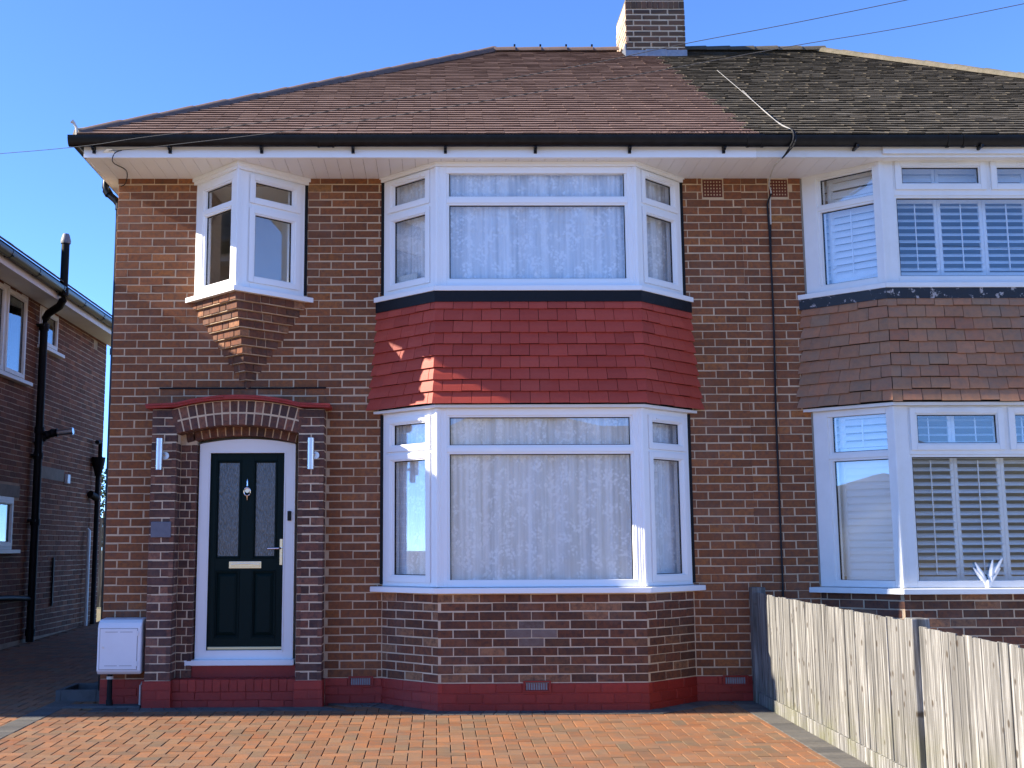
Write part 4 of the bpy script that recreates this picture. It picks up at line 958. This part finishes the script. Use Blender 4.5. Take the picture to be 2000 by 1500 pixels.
cap_run(roofB, 'hip_tile', (BX0, EAVE_Y + .02, EAVE_Z + .015), (BX1, RIDGE_Y, RIDGE_Z + .01), .40, .09, 'old_hip_tile', .8)
cap_run(roofB, 'ridge_tile', (3.27, RIDGE_Y, RIDGE_Z + .01), (BX1 + .05, RIDGE_Y, RIDGE_Z + .01), .33, .10, 'old_roof_tile', .8, .005)
# ================================================================== the house on the left
C = thing('neighbouring_house', 'brick house at the far left seen along its side wall with black pipes', 'house', (-8.6, 4.5, 0))
XW = -5.65
SW = Wall(XW, 0, 0, 1)     # side wall facing +x: u is world y
cs = MB()
c_holes = [(3.6, 5.26, 3.645, 4.83), (5.76, 6.6, 4.25, 4.83), (3.8, 5.08, 1.37, 2.06)]
panel(cs, SW, -.23, 9.2, -.3, 4.86, c_holes, -.22, -.0035); wallC = cs.build('side_wall', 'side_mortar', C)
cs = MB(); cs.box(-11.6, XW - .221, -.23, -.03, -.3, 4.86) ; cs.box(-11.6, XW - .22, 9.0, 9.2, -.3, 4.86); cs.box(-11.9, -11.6, -.23, 9.2, -.3, 4.86); cs.build('front_and_rear_wall', 'far_brickwork', C)
specC = [(s, None) for s in lay(SW, 2.0, 9.2, .15, 63, c_holes + [(3.6, 5.275, 2.06, 2.22), (5.92, 7.16, 2.375, 2.56), (8.45, 8.66, 4.62, 4.78)], off=.05)]
fill_bricks(specC, 'side_brick', 300, wallC, C)
MB().slab(SW, 3.7, 5.27, 2.065, 2.218, -.1, .004).build('lintel', 'concrete', C); MB().slab(SW, 5.925, 7.155, 2.38, 2.555, -.1, .006).build('lintel', 'concrete', C)
MB().slab(SW, 8.455, 8.655, 4.625, 4.775, -.05, -.008).build('air_brick', 'matt_black', C)
MB().slab(SW, 7.2, 7.33, 2.36, 2.50, 0, .05).build('junction_box', 'meter_white', C, bevel=.006)
class Sub:
    flat = True
    def __init__(s, S, u0, L): s.S = S; s.u0 = u0; s.L = L; s.n = S.n
    def __call__(s, u, z, o=0): return s.S(u + s.u0, z, o)
def side_window(y0, y1, z0, z1, lights, sill=.1):
    wn = thing('window', '', '', (XW, y0, z0)); del wn['label']; del wn['category']; wn.parent = C; wn.location = Vector((XW, y0, z0)) - wloc(C)
    S = Sub(SW, y0, y1 - y0)
    facet_window(wn, S, z0, z1, lights, [], 'side_paint', 'house_glass', .05, .05, .05, .05)
    for a, b_ in zip(lights, lights[1:]): MB().slab(S, a[1] + .05, b_[0] - .05, z0 + .05, z1 - .05, -.06, 0).build('mullion', 'side_paint', wn)
    MB().slab(S, -.06, y1 - y0 + .1, z0 - .05, z0 - .002, -.05, .085).build('sill', 'side_paint', wn, bevel=.004)
    MB().slab(S, -.02, y1 - y0 + .02, z0 - .02, z1 + .02, -.7, -.68).build('room_back', 'room', wn)
side_window(3.6, 5.26, 3.645, 4.83, [(.10, .72, 3.745, 4.73, True), (.93, 1.54, 3.745, 4.73, True)])
side_window(5.76, 6.6, 4.25, 4.83, [(.11, .73, 4.35, 4.73, True)])
side_window(3.8, 5.08, 1.37, 2.06, [(.11, 1.17, 1.47, 1.96, True)])
# side roof edge and roof
f = MB(); f.box(-5.27, -5.25, -.87, 9.5, 4.80, 4.96); f.box(-11.9, -5.27, -.87, -.85, 4.80, 4.96); f.build('fascia', 'side_paint', C, bevel=.003)
f = MB(); f.box(XW + .001, -5.27, -.85, 9.5, 4.84, 4.855); f.box(-11.9, XW, -.85, -.232, 4.84, 4.855); f.build('soffit', 'side_paint', C)
gt = MB(); gutter_sweep(gt, (-5.185, -.95, 4.97), (-5.185, 9.6, 4.97)); gutter_sweep(gt, (-12, -.93, 4.97), (-5.13, -.93, 4.97)); gt.build('gutter', 'black_plastic', C, smooth=True)
for y in (3.2, 4.2, 5.2, 6.2, 7.2, 8.2, 9.1):
    b = MB(); b.box(-5.262, -5.12, y - .015, y + .015, 4.895, 4.908); gutter_sweep(b, (-5.185, y - .03, 4.97), (-5.185, y + .03, 4.97), .062, 10, .005); b.build('gutter_bracket', 'black_plastic', C)
rf = MB(); e = 5.02
rf.raw([(-5.17, -.95, e), (-5.17, 9.75, e), (-9.2, 5.6, e + 2.84), (-9.2, 3.4, e + 2.84), (-13.2, -.95, e), (-13.2, 9.75, e)], [(0, 1, 2, 3), (0, 3, 4), (1, 5, 2), (3, 2, 5, 4), (0, 4, 5, 1)])
roofC = rf.build('roof', 'hip_tile', C)
b = MB(); rn = random.Random(8)
for r in range(0, 12):
    x = -5.16 - r * .1; z = e + .012 + r * .1 * .705; y = -.7
    ys_ = -.7 + r * .1; ye = 9.72 - r * .1; y = ys_
    while y < ye:
        t = .022 + rn.uniform(-.003, .004); b.hex([(x, y + .002, z), (x, min(y + .163, ye), z), (x - .15, min(y + .163, ye), z + .10), (x - .15, y + .002, z + .10), (x, y + .002, z + t), (x, min(y + .163, ye), z + t), (x - .15, min(y + .163, ye), z + .115), (x - .15, y + .002, z + .115)]); y += .165
b.build('roof_tiles', 'old_roof_tile', roofC, kind='stuff')
# pipes on that wall
pp = MB(); pp.tube([(-5.57, 5.72, .12), (-5.57, 5.72, 4.52), (-5.55, 5.70, 4.62), (-5.49, 5.64, 4.68), (-5.26, 5.41, 4.74), (-5.19, 5.31, 4.80), (-5.175, 5.28, 4.9), (-5.175, 5.28, 5.62)], .055, 14)
for z in (.2, 1.7, 2.62, 2.98, 4.45): pp.tube([(-5.57, 5.72, z), (-5.57, 5.72, z + .09)], .068, 14)
pp.tube([(-5.175, 5.28, 4.86), (-5.175, 5.28, 4.96)], .067, 14)
for z in (1.75, 2.66, 4.5): pp.box(-5.66, -5.54, 5.62, 5.84, z, z + .03)
soil = pp.build('soil_pipe', 'matt_black', C, smooth=True)
pp = MB(); pp.tube([(-5.175, 5.28, 5.6), (-5.175, 5.28, 5.63), (-5.175, 5.28, 5.66), (-5.175, 5.28, 5.72), (-5.175, 5.28, 5.74)], [.068, .072, .066, .05, .04], 14); pp.build('vent_cowl', 'grille_grey', soil, smooth=True)
pp = MB(); q = []
for i in range(16): t = i / 15; q.append((-5.60 + .26 * t ** 1.5, 5.78 + .02 * t, 2.83 + .17 * math.sin(t * 1.5)))
pp.tube(q, [.055 if i % 3 else .066 for i in range(16)], 12); fl_ = pp.build('boiler_flue', 'matt_black', C, smooth=True)
pp = MB(); pp.tube([(-5.36, 5.80, 2.995), (-5.12, 5.80, 3.02)], .047, 14); pp.tube([(-5.15, 5.80, 3.017), (-5.13, 5.80, 3.019)], .053, 14); pp.build('flue_terminal', 'brushed_steel', fl_, smooth=True)
pp = MB(); pp.tube([(-5.55, 8.62, .15), (-5.55, 8.62, 2.7)], .04, 12); pp.tube([(-5.55, 8.62, 2.55), (-5.55, 8.62, 2.75), (-5.55, 8.62, 2.86)], [.05, .10, .115], 12); pp.tube([(-5.55, 8.70, 2.86), (-5.55, 8.70, 3.08), (-5.55, 8.66, 3.12), (-5.55, 8.5, 3.1)], .035, 10); pp.tube([(-5.60, 8.4, 2.25), (-5.55, 8.55, 2.2)], .06, 10); pp.build('waste_pipe', 'matt_black', C, smooth=True)
MB().tube([(-5.57, 8.32, .15), (-5.57, 8.32, 1.66), (-5.6, 8.30, 1.69)], .027, 10).build('overflow_pipe', 'side_paint', C, smooth=True)
MB().box(-5.64, -5.615, 6.75, 6.80, .55, 1.25).build('earth_rod', 'matt_black', C)
pp = MB(); pp.tube([(-5.60, 4.3, .76), (-5.60, 5.0, .74), (-5.59, 5.72, .70)], .034, 12); pp.build('branch_pipe', 'matt_black', C, smooth=True)
# ================================================================== fence
F_ = thing('timber_fence', 'weathered grey timber fence of close vertical boards dividing the two front gardens', 'fence', (2.9, -3, -.05))
FX = 2.88
def fz(y): return -.05 + .015 * y * 0
rn = random.Random(2)
me_cache = []
for k in range(10):
    h = .965 + rn.uniform(-.004, .004); wd = .122; t0, t1 = .007, .0105; s = rn.uniform(-.002, .002)
    V = [(0, -wd / 2, 0), (0, wd / 2, 0), (.012, wd / 2, 0), (.012, -wd / 2, 0)]
    b = MB(); b.hex([(-t1, -wd / 2, 0), (-t0, wd / 2, 0), (.0, wd / 2, 0), (.0, -wd / 2, 0), (-t1 + s, -wd / 2, h), (-t0 + s, wd / 2, h + rn.uniform(-.004, .004)), (s, wd / 2, h), (s, -wd / 2, h)])
    me = bpy.data.meshes.new('board'); me.from_pydata(b.v, [], b.f); me.materials.append(MATS['fence_wood']); me.update(); me_cache.append(me)
y = -.17
while y > -6.1:
    if not (-3.70 < y < -3.56): 
        x = FX - (.002 if y > -3.5 else -.006)
        add('board', me_cache[rn.randrange(10)], F_, (x + rn.uniform(-.003, .003), y, (-.005 if y > -3.5 else -.03) + rn.uniform(-.003, .003) - .012 * abs(y + .2) * .9))
    y -= .1
for (y0, y1, zt) in ((-.135, -.035, 1.01), (-3.70, -3.58, .945)):
    b = MB(); b.box(FX - .035 if y0 < -1 else FX - .05, FX + .075, y0, y1, -.25, zt); b.build('post', 'fence_wood', F_, bevel=.006)
b = MB(); b.hex([(FX - .03, -3.6, -.11), (FX - .03, -.14, -.03), (FX + .0, -.14, -.03), (FX + .0, -3.6, -.11), (FX - .03, -3.6, .035), (FX - .03, -.14, .095), (FX, -.14, .095), (FX, -3.6, .035)]); b.build('gravel_board', 'fence_wood', F_, bevel=.003)
b = MB(); b.hex([(FX - .03, -6.2, -.17), (FX - .03, -3.72, -.11), (FX + .0, -3.72, -.11), (FX + .0, -6.2, -.17), (FX - .03, -6.2, -.02), (FX - .03, -3.72, .03), (FX, -3.72, .03), (FX, -6.2, -.02)]); b.build('gravel_board', 'fence_wood', F_, bevel=.003)
for z in (.2, .72):
    for (ya, yb) in ((-3.58, -.14), (-6.1, -3.70)): MB().box(FX + .016, FX + .06, ya, yb, z, z + .07).build('rail', 'fence_wood', F_)
# ================================================================== small things
# gas meter box
G = thing('gas_meter_box', 'white plastic meter box low on the brick wall left of the front door', 'meter box', (-2.8, -.1, .27))
gx0, gx1, gz0, gz1 = -2.985, -2.60, .285, .765
b = MB(); prof = [(0, gz0 + .02), (-.195, gz0), (-.225, gz0 + .03), (-.225, gz1 - .075), (-.205, gz1 - .035), (-.17, gz1 - .008), (-.0, gz1)]
n_ = len(prof); b.raw([(gx0, y, z) for y, z in prof] + [(gx1, y, z) for y, z in prof], [tuple(range(n_)), tuple(range(n_, 2 * n_))[::-1]] + [(i, i + n_, (i + 1) % n_ + n_, (i + 1) % n_) for i in range(n_)])
b.build('body', 'meter_white', G, bevel=.012)
GW = Wall(0, -.225, 1, 0)
dm_ = MB().slab(GW, gx0 + .025, gx1 - .035, gz0 + .045, gz1 - .085, 0, .006).build('door', 'meter_white', G, bevel=.004)
MB().ring(GW, gx0 + .021, gx1 - .031, gz0 + .041, gz1 - .081, .0045, .0045, .0045, .0045, -.001, .0012).build('door_seam', 'grille_grey', G)
b = MB()
for z in (gz0 + .075, gz1 - .115):
    for a in (gx0 + .07, gx0 + .2): b.slab(GW, a, a + .11, z, z + .004, .006, .0075)
b.build('vent_slots', 'grille_grey', dm_)
MB().tube([(gx0 + .055, -.23, .52), (gx0 + .055, -.238, .52)], .010, 12).build('lock', 'brushed_steel', dm_)
b = MB()
for z in (.36, .62): b.slab(GW, gx1 - .034, gx1 - .024, z, z + .04, 0, .010)
b.build('hinge', 'meter_white', G)
b = MB(); b.tube([(-2.89, -.12, .29), (-2.89, -.12, .06)], .024, 12); b.tube([(-2.89, -.12, .06), (-2.885, -.125, .0), (-2.88, -.13, -.03)], [.03, .03, .034], 12)
b.build('gas_pipe', 'matt_black', G, smooth=True)
MB().tube([(-2.89, -.12, .262), (-2.89, -.12, .238)], .03, 12).build('pipe_collar', 'cable_white', G)
b = MB(); b.tube([(-2.625, -.10, -.01), (-2.625, -.10, .18), (-2.62, -.06, .20), (-2.63, -.01, .195)], .009, 8); b.build('copper_stub', 'cable_white', G, smooth=True)
b = MB(); b.box(-3.28, -2.6, -.195, -.02, -.03, .012); tag(b.build('concrete_strip', 'dark_concrete', None, bevel=.006), 'narrow concrete strip on the ground below the white meter box', 'concrete strip')
b = MB(); b.ring(lambda u, z, o: (u, z, o), -3.47, -3.05, .22, .80, .05, .05, .05, .05, -.02, .105); b.box(-3.42, -3.10, .27, .75, -.02, .02)
tag(b.build('gully_surround', 'dark_concrete', None, bevel=.006), 'low dark box shaped gully surround on the drive at the house corner', 'drain')
# wall lamps
for x, side in ((-2.478, 'left'), (-1.125, 'right')):
    Lm = thing('wall_light', 'steel cylinder up and down light on the %s pier of the porch' % side, 'lamp', (x, -.23, 2.07), 'porch lights')
    b = MB(); yc = -.285; b.tube([(x, yc, 2.075), (x, yc, 2.355)], .031, 20); b.build('cylinder', 'brushed_steel', Lm, smooth=True)
    for z in (2.105, 2.325): MB().tube([(x, yc, z), (x, yc, z + .006)], .034, 20).build('collar', 'brushed_steel', Lm, smooth=True)
    b = MB(); b.tube([(x + .036, -.2, 2.205), (x + .036, -.21, 2.205)], .034, 20); b.tube([(x + .03, -.21, 2.215), (x, yc, 2.215)], .014, 10); b.build('wall_bracket', 'brushed_steel', Lm, smooth=True)
b = MB(); b.box(-2.55, -2.37, -.216, -.202, 1.475, 1.615); tag(b.build('house_plaque', 'slate_plaque', None, bevel=.005), 'small dull grey plaque on the left pier of the porch', 'sign')
# curtains
curtain('net_curtain', [(-.46, .17), (-.42, .08), (.065, -.385), (1.765, -.385), (2.26, .08), (2.3, .17)], 3.72, 4.80, -.085, 'white floral net curtain in the upstairs bay window', 5)
curtain('net_curtain', [(-.46, .17), (-.42, .08), (.065, -.385), (1.765, -.385), (2.26, .08), (2.3, .17)], 1.05, 2.56, -.085, 'white floral net curtain in the ground floor bay window', 8, .042)
b = MB(); b.hex([(-.36, -.05, 3.71), (-.17, -.232, 3.71), (-.162, -.224, 3.71), (-.352, -.042, 3.71), (-.36, -.05, 3.885), (-.17, -.232, 3.885), (-.162, -.224, 3.885), (-.352, -.042, 3.885)]); tag(b.build('white_box', 'ornament_white', None), 'flat white box standing behind the left pane upstairs', 'box')
# ornament on the neighbour's sill
b = MB(); rn = random.Random(4)
for i in range(9):
    a = rn.uniform(-.5, .5); h = rn.uniform(.14, .25); x = 4.80 + rn.uniform(-.03, .03); b.tube([(x, -.49, 1.03), (x + a * .12, -.485, 1.03 + h * .5), (x + a * .3, -.485, 1.03 + h)], [.016, .022, .006], 6)
b.tube([(4.80, -.488, 1.012), (4.80, -.488, 1.06), (4.80, -.488, 1.08)], [.03, .028, .02], 12)
tag(b.build('ornament', 'ornament_white', None, smooth=True), 'white spiky ornament on the sill of the right hand ground floor bay', 'ornament')
# cables
def smooth_path(P, n=10):
    P = [Vector(p) for p in P]; out = []
    for i in range(len(P) - 1):
        a, b, c, d = P[max(i - 1, 0)], P[i], P[i + 1], P[min(i + 2, len(P) - 1)]
        for k in range(n):
            t = k / n; out.append(.5 * ((2 * b) + (c - a) * t + (2 * a - 5 * b + 4 * c - d) * t * t + (3 * b - a - 3 * c + d) * t ** 3))
    return out + [P[-1]]
c2 = [[-2.93, -.65, 4.907], [-2.584, -.794, 4.886], [-1.467, -1.259, 4.846], [-.629, -1.607, 4.832], [.978, -2.276, 4.85], [2.453, -2.89, 4.897], [3.921, -3.5, 4.945], [8, -5.2, 5.25]]
c1 = [[-9, .9, 5.1], [-3.791, -.934, 4.787], [-2.371, -1.476, 4.747], [-1.215, -1.917, 4.735], [.929, -2.734, 4.81], [1.758, -3.05, 4.864], [3.137, -3.576, 4.94], [8, -5.4, 5.3]]
o = MB().tube(smooth_path(c2), .0026, 6).build('overhead_cable', 'cable_dark', None, smooth=True); tag(o, 'thin overhead cable fixed to the bracket on the white fascia', 'cable')
br = MB(); br.hex([(-2.99, -.645, 4.895), (-2.87, -.645, 4.895), (-2.9, -.66, 4.925), (-2.945, -.66, 4.925), (-2.99, -.641, 4.895), (-2.87, -.641, 4.895), (-2.9, -.641, 4.925), (-2.945, -.641, 4.925)]); br.build('cable_bracket', 'brushed_steel', o)
w_ = MB().tube(smooth_path([(-2.80, -.70, 4.897), (-2.87, -.67, 4.88), (-2.885, -.655, 4.80), (-2.86, -.3, 4.838), (-2.93, -.05, 4.80), (-2.985, -.01, 4.78)]), .0045, 6).build('drop_wire', 'cable_black', o, smooth=True)
tag(MB().tube(smooth_path(c1), .0026, 6).build('overhead_cable', 'cable_dark', None, smooth=True), 'thin overhead cable passing in front of the gutter towards the left house', 'cable')
W_ = thing('aerial_lead', 'white and black cable run from the mossy roof down the brick wall', 'cable', (3.15, 0, 1))
b = MB(); b.tube(smooth_path([(3.36, 2.5, 6.99), (3.28, 1.2, 6.22), (3.19, 0, 5.52), (3.16, -.55, 5.19), (3.19, -.735, 5.085)]), .003, 6); b.tube(smooth_path([(3.30, 1.2, 6.22), (3.20, .1, 5.57), (3.17, -.5, 5.22), (3.21, -.735, 5.075)]), .003, 6); b.build('roof_run', 'cable_grey', W_, smooth=True)
b = MB(); b.tube(smooth_path([(3.19, -.735, 5.085), (3.20, -.775, 5.03), (3.19, -.775, 4.95), (3.15, -.70, 4.87), (3.13, -.645, 4.84)]), .007, 6); b.tube(smooth_path([(3.21, -.735, 5.075), (3.22, -.775, 5.0), (3.20, -.77, 4.92), (3.14, -.65, 4.85)]), .007, 6); b.build('gutter_loop', 'cable_black', W_, smooth=True)
b = MB(); b.tube(smooth_path([(3.13, -.645, 4.842), (3.12, -.4, 4.83), (3.18, -.03, 4.80), (3.20, -.014, 4.72), (3.19, -.012, 4.64), (3.185, -.012, 4.4)]), .007, 6); b.build('white_lead', 'cable_white', W_, smooth=True)
b = MB(); b.tube(smooth_path([(3.20, -.02, 4.70), (3.165, -.014, 4.615), (3.162, -.012, 4.55), (3.17, -.012, 4.2), (3.17, -.012, 3.4), (3.155, -.012, 2.6), (3.15, -.012, 1.6), (3.145, -.012, .3)]), .009, 6); b.tube(smooth_path([(3.185, -.012, 4.42), (3.178, -.012, 4.2), (3.172, -.014, 3.9)]), .006, 6); b.build('black_lead', 'cable_black', W_, smooth=True)
# garden glimpsed between the houses
Sh = thing('garden_tree', 'small sunlit green tree glimpsed between the two houses', 'tree', (-8.4, 19.5, .3))
b = MB(); b.tube([(-8.4, 19.5, .2), (-8.38, 19.5, 1.4), (-8.45, 19.55, 2.3)], [.1, .08, .05], 8)
for k in range(5): a = k * 1.3; b.tube([(-8.4, 19.5, 1.3 + k * .15), (-8.4 + .6 * math.cos(a), 19.5 + .6 * math.sin(a), 2.2 + .1 * k)], [.04, .015], 6)
b.build('trunk', 'bark', Sh, smooth=True)
b = MB(); rn = random.Random(6)
for k in range(2600):
    while True:
        p = Vector((rn.uniform(-1, 1), rn.uniform(-1, 1), rn.uniform(-1, 1)))
        if p.length < 1 and p.length > .35: break
    p = Vector((-8.4 + p.x * 1.15, 19.5 + p.y * 1.1, 2.35 + p.z * 1.15)); s = rn.uniform(.04, .075); u = Vector((rn.gauss(0, 1), rn.gauss(0, 1), rn.gauss(0, 1))).normalized(); v = u.orthogonal().normalized()
    b.raw([p - u * s, p + v * s * .5, p + u * s, p - v * s * .5], [(0, 1, 2, 3)])
b.build('crown', 'leaf', Sh)
RF = thing('garden_fence', 'pale timber garden fence standing behind the houses', 'fence', (-7.5, 13.5, .2))
for i in range(24): MB().box(-9.2 + i * .15, -9.06 + i * .15, 13.5, 13.52, .2, 2.0).build('board', 'fence_wood', RF)


# unseen rise, added to mask the bright horizon in window reflections
b = MB(); rn = random.Random(12); N_ = 120; V = []; F = []
for i in range(N_ + 1):
    x = -420 + 840 * i / N_; h = 21 + 3 * math.sin(i * .31) + 2.2 * math.sin(i * .83 + 1) + rn.uniform(-.8, .8)
    V += [(x, -150, -.5), (x, -172, h * .8), (x, -190, h), (x, -260, -.5)]
for i in range(N_):
    for k in range(3): F.append((i * 4 + k, i * 4 + 4 + k, i * 4 + 5 + k, i * 4 + 1 + k))
o = b.raw(V, F).build('horizon_screen', 'screen_land', None, smooth=True); o['kind'] = 'structure'
